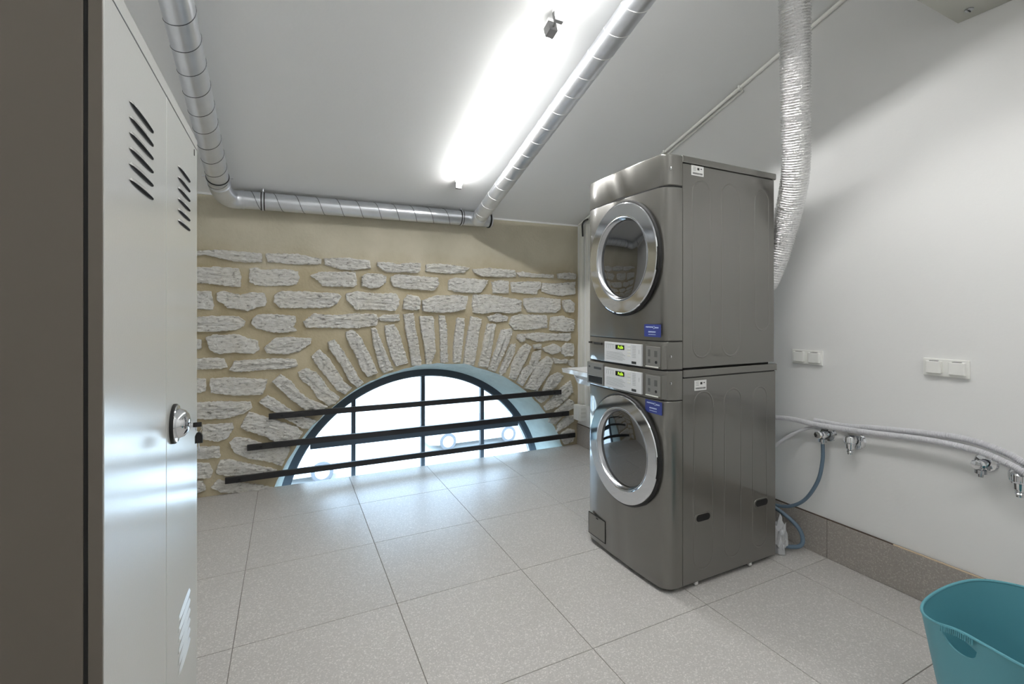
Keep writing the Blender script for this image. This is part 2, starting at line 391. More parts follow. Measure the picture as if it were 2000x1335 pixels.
# the stones
STONES = "-0.609,1.678 -0.496,1.692 -0.436,1.699 -0.297,1.695 -0.168,1.689 -0.164,1.636 -0.24,1.628 -0.339,1.632 -0.408,1.649 -0.503,1.668 -0.609,1.654;-0.138,1.691 0.073,1.698 0.231,1.671 0.227,1.636 0.104,1.629 0.042,1.628 -0.124,1.638;0.255,1.673 0.395,1.688 0.584,1.675 0.588,1.621 0.514,1.613 0.463,1.6 0.379,1.603 0.312,1.621 0.259,1.634;0.642,1.664 0.736,1.668 0.791,1.652 0.902,1.671 0.983,1.67 0.98,1.613 0.95,1.593 0.874,1.601 0.736,1.594 0.682,1.611 0.642,1.641;-0.641,1.575 -0.553,1.574 -0.436,1.582 -0.308,1.576 -0.297,1.524 -0.3,1.454 -0.346,1.453 -0.401,1.46 -0.503,1.473 -0.641,1.473;-0.24,1.579 -0.197,1.586 -0.146,1.57 -0.079,1.583 0.027,1.581 0.069,1.57 0.077,1.523 0.058,1.48 -0.034,1.465 -0.138,1.462 -0.204,1.469 -0.24,1.489;0.159,1.543 0.215,1.571 0.379,1.577 0.476,1.58 0.484,1.486 0.463,1.472 0.312,1.469 0.239,1.471 0.215,1.506;0.527,1.551 0.566,1.575 0.654,1.575 0.708,1.557 0.704,1.51 0.654,1.468 0.584,1.463 0.527,1.478;0.745,1.548 0.791,1.573 0.921,1.568 1.134,1.556 1.139,1.503 1.095,1.452 0.969,1.461 0.846,1.463 0.763,1.484;-0.648,1.411 -0.473,1.414 -0.47,1.359 -0.459,1.319 -0.463,1.291 -0.648,1.298;-0.436,1.403 -0.408,1.416 -0.353,1.404 -0.297,1.389 -0.226,1.411 -0.153,1.404 -0.135,1.371 -0.142,1.321 -0.197,1.308 -0.254,1.279 -0.297,1.295 -0.374,1.303 -0.395,1.327 -0.436,1.359;-0.079,1.397 -0.034,1.423 0.151,1.422 0.345,1.412 0.37,1.391 0.345,1.342 0.28,1.31 0.073,1.303 -0.049,1.306 -0.083,1.346;0.412,1.413 0.48,1.432 0.619,1.417 0.79,1.42 0.813,1.374 0.808,1.327 0.781,1.285 0.654,1.294 0.48,1.293 0.437,1.342 0.41,1.369;-0.635,1.228 -0.47,1.243 -0.311,1.238 -0.269,1.206 -0.279,1.173 -0.332,1.149 -0.436,1.139 -0.635,1.14;-0.222,1.222 -0.182,1.254 -0.079,1.254 0.054,1.241 0.058,1.211 0.034,1.16 0.065,1.136 -0.019,1.123 -0.109,1.129 -0.197,1.159 -0.226,1.189;0.112,1.202 0.183,1.258 0.312,1.245 0.48,1.258 0.637,1.253 0.645,1.225 0.637,1.171 0.48,1.15 0.271,1.157 0.128,1.159;0.654,1.225 0.69,1.248 0.808,1.252 0.813,1.206 0.744,1.197 0.672,1.207;1.036,1.663 1.134,1.677 1.255,1.667 1.41,1.654 1.357,1.612 1.234,1.601 1.114,1.604 1.031,1.615;1.441,1.64 1.592,1.656 1.844,1.646 1.85,1.594 1.792,1.587 1.636,1.587 1.527,1.588 1.463,1.616;1.867,1.626 1.931,1.638 2.025,1.626 2.245,1.618 2.245,1.596 2.097,1.597 1.896,1.595;2.295,1.63 2.409,1.645 2.493,1.637 2.487,1.593 2.396,1.588 2.301,1.596;1.229,1.539 1.275,1.56 1.42,1.56 1.581,1.55 1.559,1.504 1.516,1.444 1.42,1.442 1.285,1.448 1.229,1.466;1.625,1.536 1.702,1.553 1.781,1.545 1.783,1.447 1.636,1.444;1.81,1.536 1.954,1.55 2.104,1.549 2.112,1.49 2.073,1.479 2.067,1.436 1.954,1.445 1.821,1.456;2.128,1.539 2.282,1.537 2.48,1.559 2.48,1.448 2.345,1.43 2.208,1.444 2.128,1.464;0.851,1.365 0.884,1.412 0.969,1.399 0.983,1.366 0.98,1.295 0.921,1.29 0.846,1.299;1.002,1.366 1.114,1.406 1.275,1.413 1.394,1.41 1.384,1.35 1.368,1.296 1.275,1.276 1.134,1.269 1.007,1.285;1.452,1.421 1.592,1.423 1.861,1.386 1.908,1.376 1.902,1.282 1.815,1.263 1.636,1.276 1.527,1.261 1.447,1.271 1.441,1.351;1.943,1.397 2.097,1.405 2.32,1.391 2.322,1.304 2.27,1.271 2.097,1.271 1.978,1.276 1.937,1.334;2.348,1.381 2.422,1.392 2.474,1.36 2.467,1.271 2.383,1.277 2.358,1.315;1.581,1.231 1.68,1.256 1.775,1.23 1.764,1.194 1.658,1.19 1.603,1.2;1.815,1.23 1.896,1.25 2.171,1.239 2.177,1.131 2.097,1.122 1.943,1.114 1.838,1.12 1.792,1.168;2.22,1.223 2.345,1.233 2.474,1.194 2.467,1.094 2.371,1.091 2.208,1.107;1.972,1.072 2.074,1.081 2.27,1.066 2.433,1.074 2.439,1.021 2.391,0.999 2.243,1.014 2.086,1.001 1.966,1.038;1.878,1.068 1.947,1.072 1.947,1.011 1.903,1.006 1.872,1.035;2.138,0.937 2.257,0.974 2.317,0.937 2.31,0.897 2.23,0.876 2.151,0.914;2.344,0.936 2.391,0.976 2.467,0.968 2.467,0.856 2.378,0.853 2.337,0.89;2.419,0.81 2.474,0.82 2.474,0.743 2.426,0.769;2.237,0.842 2.337,0.818 2.405,0.823 2.391,0.788 2.263,0.794;2.035,0.971 2.112,0.976 2.11,0.938 2.045,0.94;-0.433,0.106 -0.365,0.082 -0.182,0.03 -0.088,-0.005 -0.114,-0.013 -0.25,-0.003 -0.413,0.019 -0.468,0.065;-0.441,0.173 -0.417,0.24 -0.365,0.237 -0.25,0.193 -0.071,0.125 -0.114,0.099 -0.332,0.124 -0.429,0.148;-0.361,0.359 -0.332,0.389 -0.25,0.375 -0.148,0.315 0.018,0.275 -0.009,0.209 -0.035,0.149 -0.114,0.194 -0.266,0.243 -0.332,0.29;-0.295,0.461 -0.245,0.561 -0.165,0.525 -0.062,0.481 0.063,0.419 0.099,0.38 0.063,0.324 -0.079,0.336 -0.148,0.383 -0.25,0.432;-0.178,0.627 -0.127,0.672 -0.044,0.607 0.009,0.563 0.063,0.518 0.191,0.456 0.145,0.405 0.099,0.415 -0.009,0.495 -0.114,0.574;-0.097,0.767 -0.044,0.818 0.027,0.759 0.081,0.676 0.145,0.621 0.271,0.555 0.219,0.539 0.117,0.553 0.027,0.631 -0.044,0.715;0.076,0.826 0.126,0.853 0.191,0.82 0.247,0.745 0.285,0.682 0.362,0.62 0.328,0.576 0.285,0.564 0.209,0.626 0.154,0.721 0.09,0.775;0.168,0.942 0.219,0.991 0.285,0.917 0.342,0.822 0.391,0.736 0.445,0.686 0.401,0.642 0.342,0.678 0.285,0.763 0.191,0.89;0.28,1.045 0.323,1.059 0.391,0.964 0.45,0.858 0.5,0.761 0.532,0.722 0.49,0.688 0.44,0.733 0.371,0.872 0.294,0.988;0.406,1.119 0.46,1.134 0.52,1.064 0.57,0.958 0.611,0.871 0.642,0.795 0.57,0.767 0.52,0.833 0.48,0.94 0.42,1.056;0.596,1.142 0.627,1.147 0.673,1.029 0.715,0.92 0.763,0.815 0.694,0.79 0.663,0.837 0.622,0.988;0.7,1.162 0.769,1.17 0.805,1.115 0.834,1.024 0.88,0.864 0.785,0.839 0.744,0.94 0.716,1.064;0.851,1.252 0.926,1.26 0.943,1.143 0.964,1.02 0.994,0.837 0.917,0.837 0.901,0.976 0.867,1.123;0.981,1.235 1.093,1.234 1.102,1.097 1.111,0.947 1.076,0.846 1.037,0.844 1.024,0.989 0.994,1.121;1.146,1.243 1.19,1.238 1.208,1.139 1.217,0.853 1.159,0.851 1.155,1.053;1.303,1.221 1.363,1.216 1.358,1.115 1.344,0.979 1.326,0.843 1.267,0.85 1.276,1.051;1.428,1.233 1.523,1.21 1.499,1.112 1.471,0.921 1.452,0.815 1.363,0.833 1.377,0.96 1.4,1.092;1.581,1.17 1.654,1.164 1.639,1.11 1.615,0.939 1.581,0.791 1.499,0.804 1.533,0.941 1.566,1.111;1.714,1.113 1.804,1.121 1.814,1.093 1.774,0.984 1.704,0.849 1.649,0.751 1.595,0.772 1.664,0.96;1.805,0.976 1.85,0.985 1.841,0.908 1.793,0.821 1.756,0.746 1.708,0.71 1.694,0.738 1.75,0.856;1.897,0.939 1.959,0.982 2.01,0.958 1.959,0.847 1.903,0.755 1.845,0.658 1.793,0.689 1.823,0.809;2.035,0.901 2.112,0.921 2.099,0.842 2.035,0.754 1.972,0.678 1.922,0.603 1.872,0.64 1.922,0.748 1.997,0.79;2.074,0.797 2.19,0.861 2.237,0.813 2.19,0.7 2.125,0.624 2.074,0.553 1.953,0.579 2.01,0.676;2.204,0.665 2.297,0.706 2.351,0.668 2.297,0.601 2.243,0.547 2.138,0.543 2.158,0.599;2.33,0.552 2.433,0.616 2.46,0.508 2.378,0.444 2.283,0.382 2.171,0.363 2.151,0.393 2.25,0.477;2.054,0.492 2.19,0.499 2.193,0.476 2.112,0.436;2.324,0.378 2.419,0.441 2.474,0.413 2.46,0.355 2.364,0.317 2.263,0.335;2.297,0.207 2.391,0.279 2.467,0.284 2.46,0.225 2.378,0.187 2.286,0.15;2.337,0.121 2.405,0.16 2.474,0.141 2.46,0.037 2.371,0.024 2.34,0.074;2.217,0.278 2.324,0.28 2.263,0.222 2.21,0.239;-0.638,1.092 -0.531,1.08 -0.531,1.025 -0.638,1.015;-0.5,1.098 -0.461,1.111 -0.308,1.113 -0.25,1.083 -0.191,1.062 -0.182,1.004 -0.216,0.976 -0.332,0.99 -0.421,0.984 -0.476,1.009;-0.148,1.013 -0.079,1.079 0.009,1.087 0.163,1.073 0.154,1.043 0.081,0.985 0.009,0.968 -0.131,0.978;-0.63,0.951 -0.492,0.954 -0.401,0.946 -0.381,0.889 -0.413,0.881 -0.63,0.887;-0.361,0.869 -0.332,0.924 -0.25,0.93 -0.062,0.931 0.054,0.922 0.067,0.876 0.009,0.864 -0.182,0.859 -0.316,0.852;-0.653,0.82 -0.504,0.811 -0.508,0.728 -0.653,0.721;-0.476,0.81 -0.373,0.813 -0.131,0.784 -0.14,0.741 -0.165,0.684 -0.332,0.689 -0.472,0.717;-0.615,0.654 -0.413,0.648 -0.241,0.633 -0.229,0.593 -0.266,0.563 -0.373,0.535 -0.492,0.54 -0.615,0.549;-0.519,0.498 -0.348,0.49 -0.34,0.461 -0.381,0.39 -0.429,0.377 -0.523,0.406;-0.615,0.508 -0.562,0.503 -0.558,0.42 -0.615,0.417;-0.638,0.351 -0.429,0.339 -0.421,0.264 -0.492,0.264 -0.638,0.288;-0.638,0.247 -0.484,0.23 -0.468,0.177 -0.476,0.132 -0.638,0.151;-0.638,0.12 -0.523,0.111 -0.504,0.052 -0.638,0.029"
def stone(poly, seed):
    from mathutils import noise
    rr = random.Random(seed)
    n = len(poly); per = 0; pts = []
    for i in range(n):
        a, b = poly[i], poly[(i+1) % n]; l = math.dist(a, b); k = max(1, round(l/.012))
        for q in range(k): pts.append((a[0]+(b[0]-a[0])*q/k, a[1]+(b[1]-a[1])*q/k))
    # soften corners, roughen the outline
    m = len(pts)
    area = sum(pts[i][0]*pts[(i+1) % m][1]-pts[(i+1) % m][0]*pts[i][1] for i in range(m)); sg = 1 if area > 0 else -1
    grown = []
    for i in range(m):                       # grow outwards a little and roughen, keeping the corners
        tx, tz = pts[(i+1) % m][0]-pts[i-1][0], pts[(i+1) % m][1]-pts[i-1][1]; l = math.hypot(tx, tz) or 1
        g_ = .0042+rr.uniform(-.0034, .0034); grown.append((pts[i][0]+sg*tz/l*g_, pts[i][1]-sg*tx/l*g_))
    pts = grown
    cx = sum(p[0] for p in pts)/m; cz = sum(p[1] for p in pts)/m
    w_ = max(p[0] for p in pts)-min(p[0] for p in pts); h_ = max(p[1] for p in pts)-min(p[1] for p in pts)
    prd = .018+rr.uniform(0, .012)
    # spine: elongated stones shrink towards their long axis, not towards one point
    sxx = sum((p[0]-cx)**2 for p in pts); szz = sum((p[1]-cz)**2 for p in pts); sxz = sum((p[0]-cx)*(p[1]-cz) for p in pts)
    th = .5*math.atan2(2*sxz, sxx-szz); ux, uz = math.cos(th), math.sin(th)
    la = max(abs((p[0]-cx)*ux+(p[1]-cz)*uz) for p in pts); lb = max(abs(-(p[0]-cx)*uz+(p[1]-cz)*ux) for p in pts)
    core = max(0, la-lb)
    def sk(p):
        t = (p[0]-cx)*ux+(p[1]-cz)*uz; t = max(-core, min(core, t)); return cx+ux*t, cz+uz*t
    rings = [(1.0, -.02), (1.0, .55), (.97, .92), (.89, 1.0), (.76, 1.0), (.62, 1.05), (.46, 1.05), (.30, 1.05), (.14, 1.05)]
    v = []
    for s, hgt in rings:
        for x, z in pts:
            a, b = sk((x, z)); X = a+(x-a)*s; Z = b+(z-b)*s
            nz = noise.noise(Vector((X*28+seed, Z*60, 0)))*.010+noise.noise(Vector((X*62, Z*105, seed)))*.009
            y = yw(X)-(prd*hgt if hgt > 0 else -.02)-(nz if .5 < hgt else 0)
            v.append((X, y, Z))
    R = len(rings); f = [(i*m+k, i*m+(k+1) % m, (i+1)*m+(k+1) % m, (i+1)*m+k) for i in range(R-1) for k in range(m)]
    f.append(tuple((R-1)*m+k for k in range(m)))
    MB().add(v, f).build('stone', M['stone'], wall, smooth=38)
for i, s_ in enumerate(STONES.split(';')):
    stone([tuple(map(float, p.split(','))) for p in s_.split()], i)

# ------------------------------------------------------------------ arched window
win = bpy.data.objects.new('window_1', None); C.objects.link(win); win.location = (1.10, yw(1.1, OFF), -.42); struct(win)
def wb(mb, name, m, smooth=None): return mb.build(name, m, win, smooth)
mb = MB(); v = []; GI = 1.118
ai = [PI*k/64 for k in range(65)]
for t in ai:
    for r, dy in ((GR, -.0), (GR, .07), (GI, .07), (GI, .012), (GI+.012, 0)):
        x = GC[0]+r*math.cos(t); v.append((x, yw(x, OFF)+dy, GC[1]+r*math.sin(t)))
mb.add(v, [(k*5+a, (k+1)*5+a, (k+1)*5+(a+1) % 5, k*5+(a+1) % 5) for k in range(64) for a in range(5)])
wb(mb, 'frame', M['frame'], 40)
wb(MB().box(GC[0]-GR, GC[0]+GR, yw(1.1, OFF), yw(1.1, OFF)+.07, -.46, -.40, .004), 'frame_rail', M['frame'])
def gz(x, r): return GC[1]+math.sqrt(max(0, r*r-(x-GC[0])**2))
MX = [.503, 1.096, 1.665]; TZ = .212
for x in MX:
    wb(MB().box(x-.017, x+.017, yw(x, OFF)+.005, yw(x, OFF)+.055, -.41, gz(x, GI)+.02, .005), 'mullion', M['frame'])
xh = math.sqrt(GI*GI-(TZ-GC[1])**2)
mb = MB(); x0, x1 = GC[0]-xh-.01, GC[0]+xh+.01
v = [(x, yw(x, OFF)+dy, TZ+dz) for x in (x0, x1) for dy, dz in ((-.004, -.050), (-.004, .03), (.06, .03), (.06, -.050))]
mb.add(v, [(0, 1, 5, 4), (1, 2, 6, 5), (2, 3, 7, 6), (3, 0, 4, 7), (0, 1, 2, 3), (4, 5, 6, 7)])
wb(mb, 'transom', M['frame'])
ex = [GC[0]-GI]+MX+[GC[0]+GI]
for a, b_ in zip(ex, ex[1:]):
    for low in (True, False):
        n = 10; top = []; xs_ = [a+(b_-a)*k/n for k in range(n+1)]
        if low: poly = [(x, max(-.41, min(TZ, gz(x, GI)))) for x in xs_]+[(b_, -.41), (a, -.41)]
        else:
            xs_ = [x for x in xs_ if gz(x, GI) > TZ]
            poly = [(x, gz(x, GI)) for x in xs_]+[(xs_[-1], TZ), (xs_[0], TZ)]
        p = [poly[0]]
        for q in poly[1:]:
            if math.dist(q, p[-1]) > 1e-4: p.append(q)
        v = [(x, yw(x, OFF)+.03, z) for x, z in p]+[(x, yw(x, OFF)+.034, z) for x, z in p]; k = len(p)
        MB().add(v, [tuple(range(k)), tuple(range(k, 2*k))[::-1]]+[(i, (i+1) % k, k+(i+1) % k, k+i) for i in range(k)]).build('pane', M['pane'], win, smooth=None)

# ------------------------------------------------------------------ three flat security bars
for (xa_, xb_, z, lab) in ((-.119, 2.309, .525, 'topmost and shortest of three charcoal security bars across the arched window'),
                           (-.253, 2.393, .318, 'middle charcoal security bar in front of the arched window transom'),
                           (-.386, 2.462, .106, 'lowest and longest charcoal security bar across the arched window, nearest the floor')):
    t = thing('security_bar', lab, 'window bar', ((xa_+xb_)/2, yw(1)-.04, z), 'charcoal bars across the arched window')
    mb = MB(); H_ = .0205
    v = [(x, yw(x)-.036-dy, z+dz) for x in (xa_, xb_) for dy, dz in ((0, -H_), (0, H_), (.020, H_), (.020, -H_))]
    mb.add(v, [(0, 1, 5, 4), (1, 2, 6, 5), (2, 3, 7, 6), (3, 0, 4, 7), (0, 1, 2, 3), (4, 5, 6, 7)])
    mb.build('bar', M['bar'], t, smooth=None)
    for x in (xa_+.085, xb_-.075):
        y = yw(x)-.056
        MB().cyl((x, y-.002, z), (x, y+.045, z), .009, 12).build('bolt', M['groove'], t)

# ------------------------------------------------------------------ tile-aligned steel locker
LK = thing('locker', 'tall light grey two-door steel locker with brown-grey side by the left edge', 'locker', (-.50, 1.31, 0))
LX, LY0, LY1 = -.25, .90, 1.715
LK_body = MB().box(-.75, LX-.002, LY0+.004, LY1, .08, 1.80, .003).build('cabinet', M['locker'], LK, smooth=None)
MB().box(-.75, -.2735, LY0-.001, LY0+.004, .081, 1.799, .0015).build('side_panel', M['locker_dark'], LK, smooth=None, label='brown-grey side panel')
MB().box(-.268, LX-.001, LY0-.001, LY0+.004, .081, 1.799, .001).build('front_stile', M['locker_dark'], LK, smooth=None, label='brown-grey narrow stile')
MB().box(-.2735, -.268, LY0+.001, LY0+.005, .081, 1.799).build('seam', M['groove'], LK, smooth=None, label='black shadow gap')
MB().box(-.30, LX, LY0+.002, LY1-.002, 1.7705, 1.7995, .001).build('top_rail', M['locker'], LK, smooth=None)
MB().box(-.30, LX-.0008, LY0+.003, LY1-.004, 1.7665, 1.7707).build('door_gap', M['groove'], LK, smooth=None)
for x in (-.72, -.29):
    for y in (.94, 1.67): MB().cyl((x, y, 0), (x, y, .082), .018).build('foot', M['dark'], LK)
def louver_mesh():
    me = bpy.data.meshes.new('vent_louver'); W = .0825
    v = []; NS = 12
    for i in range(NS+1):
        s = -1+2*i/NS; dx = math.sqrt(max(0, 1-s*s))**.7
        v += [(.0004, s*W, .0105*dx), (.0004+.0050*dx, s*W, .0), (.0004, s*W, -.0005)]
    f = []
    for i in range(NS):
        a, c = i*3, (i+1)*3
        f += [(a, c, c+1, a+1), (a+1, c+1, c+2, a+2)]
    # the dark slot under the hood
    o = len(v)
    for i in range(NS+1):
        s = -1+2*i/NS; v += [(.0008, s*W, 0), (.0008, s*W, -.0056*math.sqrt(max(0, 1-s*s))**.7)]
    nf = len(f); f += [(o+2*i, o+2*i+1, o+2*i+3, o+2*i+2) for i in range(NS)]
    me.from_pydata(v, [], f); me.materials.append(M['locker']); me.materials.append(M['groove'])
    for i in range(nf, len(f)): me.polygons[i].material_index = 1
    for i in range(1, nf, 2): me.polygons[i].material_index = 1
    me.update(); return me
LM = louver_mesh()
for k, (y0, y1) in enumerate(((.902, 1.3035), (1.3065, 1.708))):
    d = MB().box(LX-.004, LX, y0, y1, .236, 1.767, .0015).build('door', M['locker'], LK, smooth=None)
    yc = (1.107, 1.51)[k]
    for zb in (1.5035, .345):
        for q in range(6):
            o = bpy.data.objects.new('vent_louver', LM); C.objects.link(o); o.parent = d
            o.location = Vector((LX, yc, zb+.0275*q+(.0 if q else 0)))
    # the door mesh holds world coordinates, so its children are placed in world coordinates too
    if k == 1:
        hb = MB().lathe([(.0, -.0), (.048, 0), (.048, .006), (.043, .009), (.037, .008)], (LX, 1.378, .998), 'x', 40, cap0=False).build('handle', M['rubber'], d, label='round black rimmed chrome handle')
        # same level: the polished cup
        MB().lathe([(.046, .0065), (.044, .0095), (.036, .010), (.036, .014), (.031, .024), (.022, .031), (.010, .034), (0.0005, .034)], (LX, 1.378, .998), 'x', 40).build('handle_cup', M['chrome'], d)
        MB().cyl((LX+.034, 1.382, .990), (LX+.040, 1.382, .990), .006, 16).build('lock_cylinder', M['chrome'], d)
    if k: MB().box(LX-.001, LX+.0012, 1.655, 1.661, 1.738, 1.756).build('hinge_slot', M['groove'], d, smooth=None)
KY = thing('key_ring', 'small black-headed key in the locker handle with a black fob hanging', 'key', (LX+.045, 1.382, .988))
MB().box(-.2105, -.1985+.006, 1.3805, 1.3835, .984, .996, .0014).build('key_head', M['rubber'], KY)
MB().box(-.2200, -.2100, 1.3812, 1.3828, .987, .992).build('key_blade', M['chrome'], KY, smooth=None)
MB().tube([(-.199+.006*math.cos(a), 1.382, .979+.008*math.sin(a)) for a in [2*PI*k/20 for k in range(20)]], .0007, 6, closed=True).build('ring', M['chrome'], KY)
mb = MB(); fp = [(-.2065, .944), (-.1905, .944), (-.1905, .962), (-.1935, .969), (-.1985, .972), (-.2035, .969), (-.2065, .962)]
mb.prism(fp, 'y', 1.378, 1.386, bev=.0008); mb.build('fob', M['rubber'], KY, smooth=None)
MB().box(-.2000, -.1975, 1.381, 1.383, .924, .944).build('pendant_key', M['chrome_soft'], KY, smooth=None)

# ------------------------------------------------------------------ round spiral ducts
def helix(a, b, r, pitch, off=0, ph=0):
    a, b = Vector(a), Vector(b); t = (b-a).normalized(); l = (b-a).length
    n = t.cross(Vector((0, 0, 1))).normalized(); q = t.cross(n); out = []; st = int(l/pitch*28)
    for i in range(st+1):
        s = l*i/st; an = ph+2*PI*s/pitch; out.append(a+t*s+(n*math.cos(an)+q*math.sin(an))*(r+off))
    return out
def duct_clamp(name_parent, c, ax, r, rod_to=None, tips=True):
    c = Vector(c); ax = Vector(ax).normalized()
    MB().tube([c-ax*.0125, c-ax*.0085, c+ax*.0085, c+ax*.0125], r+.004, 40, rf=lambda i: r+.0028).build('clamp_lining', M['rubber'], name_parent)
    MB().tube([c-ax*.0055, c+ax*.0055], r+.0055, 40).build('clamp', M['steel'], name_parent)
    if tips:
        n = ax.cross(Vector((0, 0, 1))).normalized(); up = n.cross(ax)
        for s in (-1, 1):
            p = c+n*s*(r+.006)+up*.0
            MB().cyl(p, p+n*s*.016, .004, 10).build('clamp_bolt', M['steel'], name_parent)
    if rod_to is not None:
        p = c+Vector((0, 0, r)); MB().cyl(p, (p.x, p.y, rod_to), .004, 10).build('hanger_rod', M['steel'], name_parent)
DR = .0605
sl = Vector((0, -1, .3147)).normalized()
# left duct, elbow and the run along the stone wall
DL = thing('spiral_duct', 'left galvanised spiral duct turning at an elbow to run along the stone wall top', 'duct', (.5, 3.68, 2.05))
zd = lambda y: zc(y)-.105
A = Vector((-.39, 3.47, zd(3.47))); A0 = Vector((-.39, YF, zd(YF)))
MB().tube([A0, A], DR, 48).build('duct_run', M['steel'], DL)
MB().tube(helix(A, A0, DR, .137, .0), .0020, 6).build('spiral_seam', M['seam'], DL)
B0, B1 = Vector((-.285, 3.672, 2.045)), Vector((1.555, 3.655, 2.060))
MB().tube([B0, B1], DR, 48).build('duct_run', M['steel'], DL)
MB().tube(helix(B0, Vector((1.30, 3.657, 2.058)), DR, .137, .0, 2.2), .0020, 6).build('spiral_seam', M['seam'], DL)
el = [A+sl*.03]+[A]; n = 9
P0, P1, P2 = A, Vector((-.39, 3.672, zd(3.47)-.0655)), B0
el = [(P0*(1-t)**2+P1*2*t*(1-t)+P2*t*t) for t in [k/n for k in range(n+1)]]
MB().tube([A+sl*.01]+el+[B0+Vector((.02, 0, 0))], DR+.0022, 48).build('elbow', M['steel'], DL)
for p, ax in ((A, sl), (B0+Vector((.016, 0, 0)), Vector((1, 0, 0)))):
    MB().tube([p-ax*.003, p+ax*.003], DR+.004, 40).build('elbow_bead', M['steel'], DL)
duct_clamp(DL, (-.39, 3.40, zd(3.40)), sl, DR)
duct_clamp(DL, (-.152, 3.671, 2.046), (1, 0, 0), DR, zc(3.67)+.005, False)
duct_clamp(DL, (1.304, 3.657, 2.058), (1, 0, 0), DR, zc(3.657)+.005, False)
MB().tube([B1-Vector((.006, 0, 0)), B1+Vector((.005, 0, 0))], DR+.006, 48).build('end_gasket', M['rubber'], DL)
MB().lathe([(DR+.0045, .004), (DR+.0045, .016), (DR-.004, .020), (.001, .021)], B1, 'x', 48).build('end_cap', M['steel'], DL)
# right duct
RD = thing('spiral_duct', 'right galvanised spiral duct climbing the sloped ceiling beside the lamps', 'duct', (1.42, 2, 2.5))
a = Vector((1.432, 3.60, zd(3.60)-.006)); b_ = Vector((1.405, YF, zd(YF)))
MB().tube([a, b_], DR-.001, 48).build('duct_run', M['steel'], RD)
MB().tube(helix(a, b_, DR-.001, .137, .0, 1), .0020, 6).build('spiral_seam', M['seam_glint'], RD, label='raised seam with painted glint')
MB().tube([a, a+sl*.075, a+sl*.080], DR+.002, 40, rf=lambda i: (DR+.002, DR+.002, DR)[i]).build('collar', M['steel'], RD)
duct_clamp(RD, (1.41, -.6, zd(-.6)), sl, DR)
# foil hose of the dryer
FD = thing('flexible_duct', 'crinkled aluminium foil hose hanging from the ceiling behind the dryer', 'duct', (2.3, 1.5, 1.5))
path = smooth_path([(1.93, 1.245, 2.93), (1.985, 1.275, 2.75), (2.07, 1.325, 2.50), (2.175, 1.390, 2.20), (2.265, 1.450, 1.95), (2.336, 1.543, 1.74), (2.350, 1.606, 1.57), (2.355, 1.67, 1.44), (2.350, 1.76, 1.36), (2.30, 1.86, 1.33)], 40)
path = resample(path, .0030)
fr_ = random.Random(5)
rads = [.0615+.0056*(1-abs((i % 4)-2)/1.0)*.5+fr_.uniform(-.0010, .0010) for i in range(len(path))]
mb = MB(); mb.tube(path, .06, 30, rf=lambda i: rads[i])
mb.v = [(x+fr_.uniform(-.0011, .0011), y+fr_.uniform(-.0011, .0011), z+fr_.uniform(-.0011, .0011)) for x, y, z in mb.v]
mb.build('hose', M['foil'], FD, smooth=30)
MB().tube([path[0]+Vector((-.004, -.003, .03)), path[4]], .07, 32).build('ceiling_spigot', M['steel'], FD)

# ------------------------------------------------------------------ lamps on the ceiling
def lamp(y0, y1, label, x=1.144):
    """a batten luminaire between y0 (low end) and y1 (high end) following the slope"""
    up = Vector((0, .3147, 1)).normalized()
    t = thing('tube_light', label, 'lamp', (x, (y0+y1)/2, zc((y0+y1)/2)), 'tube lights in a row on the ceiling')
    def seg(ya, yb, hw, d0, d1, name, m, bev=0):
        v = []
        for y in (ya, yb):
            p = Vector((x, y, zc(y)))
            for dx, d in ((-hw, d0), (hw, d0), (hw, d1), (-hw, d1)): v.append(p+Vector((dx, 0, 0))-up*d)
        return MB().add(v, [(0, 1, 5, 4), (1, 2, 6, 5), (2, 3, 7, 6), (3, 0, 4, 7), (0, 1, 2, 3), (4, 5, 6, 7)]).build(name, m, t, smooth=None)
    e = -.045
    seg(y0+.004, y1-.004, .0170, 0, .044, 'housing', M['opal'])
    seg(y0+e*.25, y1-e*.9, .0175, .044, .055, 'diffuser', M['lamp'])
    seg(y0+.006, y0+e*.25, .0215, .018, .070, 'end_cap', M['lampbody'])
    seg(y1-e*.9, y1-.006, .0215, .018, .070, 'end_cap', M['lampbody'])
    return t
lamp(3.285, 1.925, 'lower lit tube light on the ceiling, nearest the stone wall')
lamp(1.878, .50, 'upper lit tube light, only its lower end in view at the top edge')
lamp(.45, -.93, 'third tube light up the slope, outside the view behind the camera')
t = MB().tube([(1.144, 1.921, zc(1.921)-.045), (1.145, 1.900, zc(1.900)-.052), (1.144, 1.881, zc(1.881)-.045)], .005, 10).build('connector_cable', M['lampbody'])
tag(t, 'short white connector cable joining the two tube lights', 'cable')

# conduit along the ceiling edge of the right wall
t = thing('cable_trunking', 'thin white cable conduit along the top of the right wall', 'conduit', (2.5, 2, 2.6))
cy = [3.70, -1.2]
MB().tube([(XR-.016, y, zc(y)-.022) for y in cy], .011, 16).build('conduit', M['plastic'], t)
MB().tube([(XR-.012, y, zc(y)-.052) for y in (3.70, 1.93)], .007, 12).build('cable', M['plastic'], t)
for y in (3.2, 2.58, 1.95, 1.3, .6, 0): MB().box(XR-.030, XR, y-.008, y+.008, zc(y)-.036, zc(y)-.008, .002).build('clip', M['plastic'], t, smooth=None)

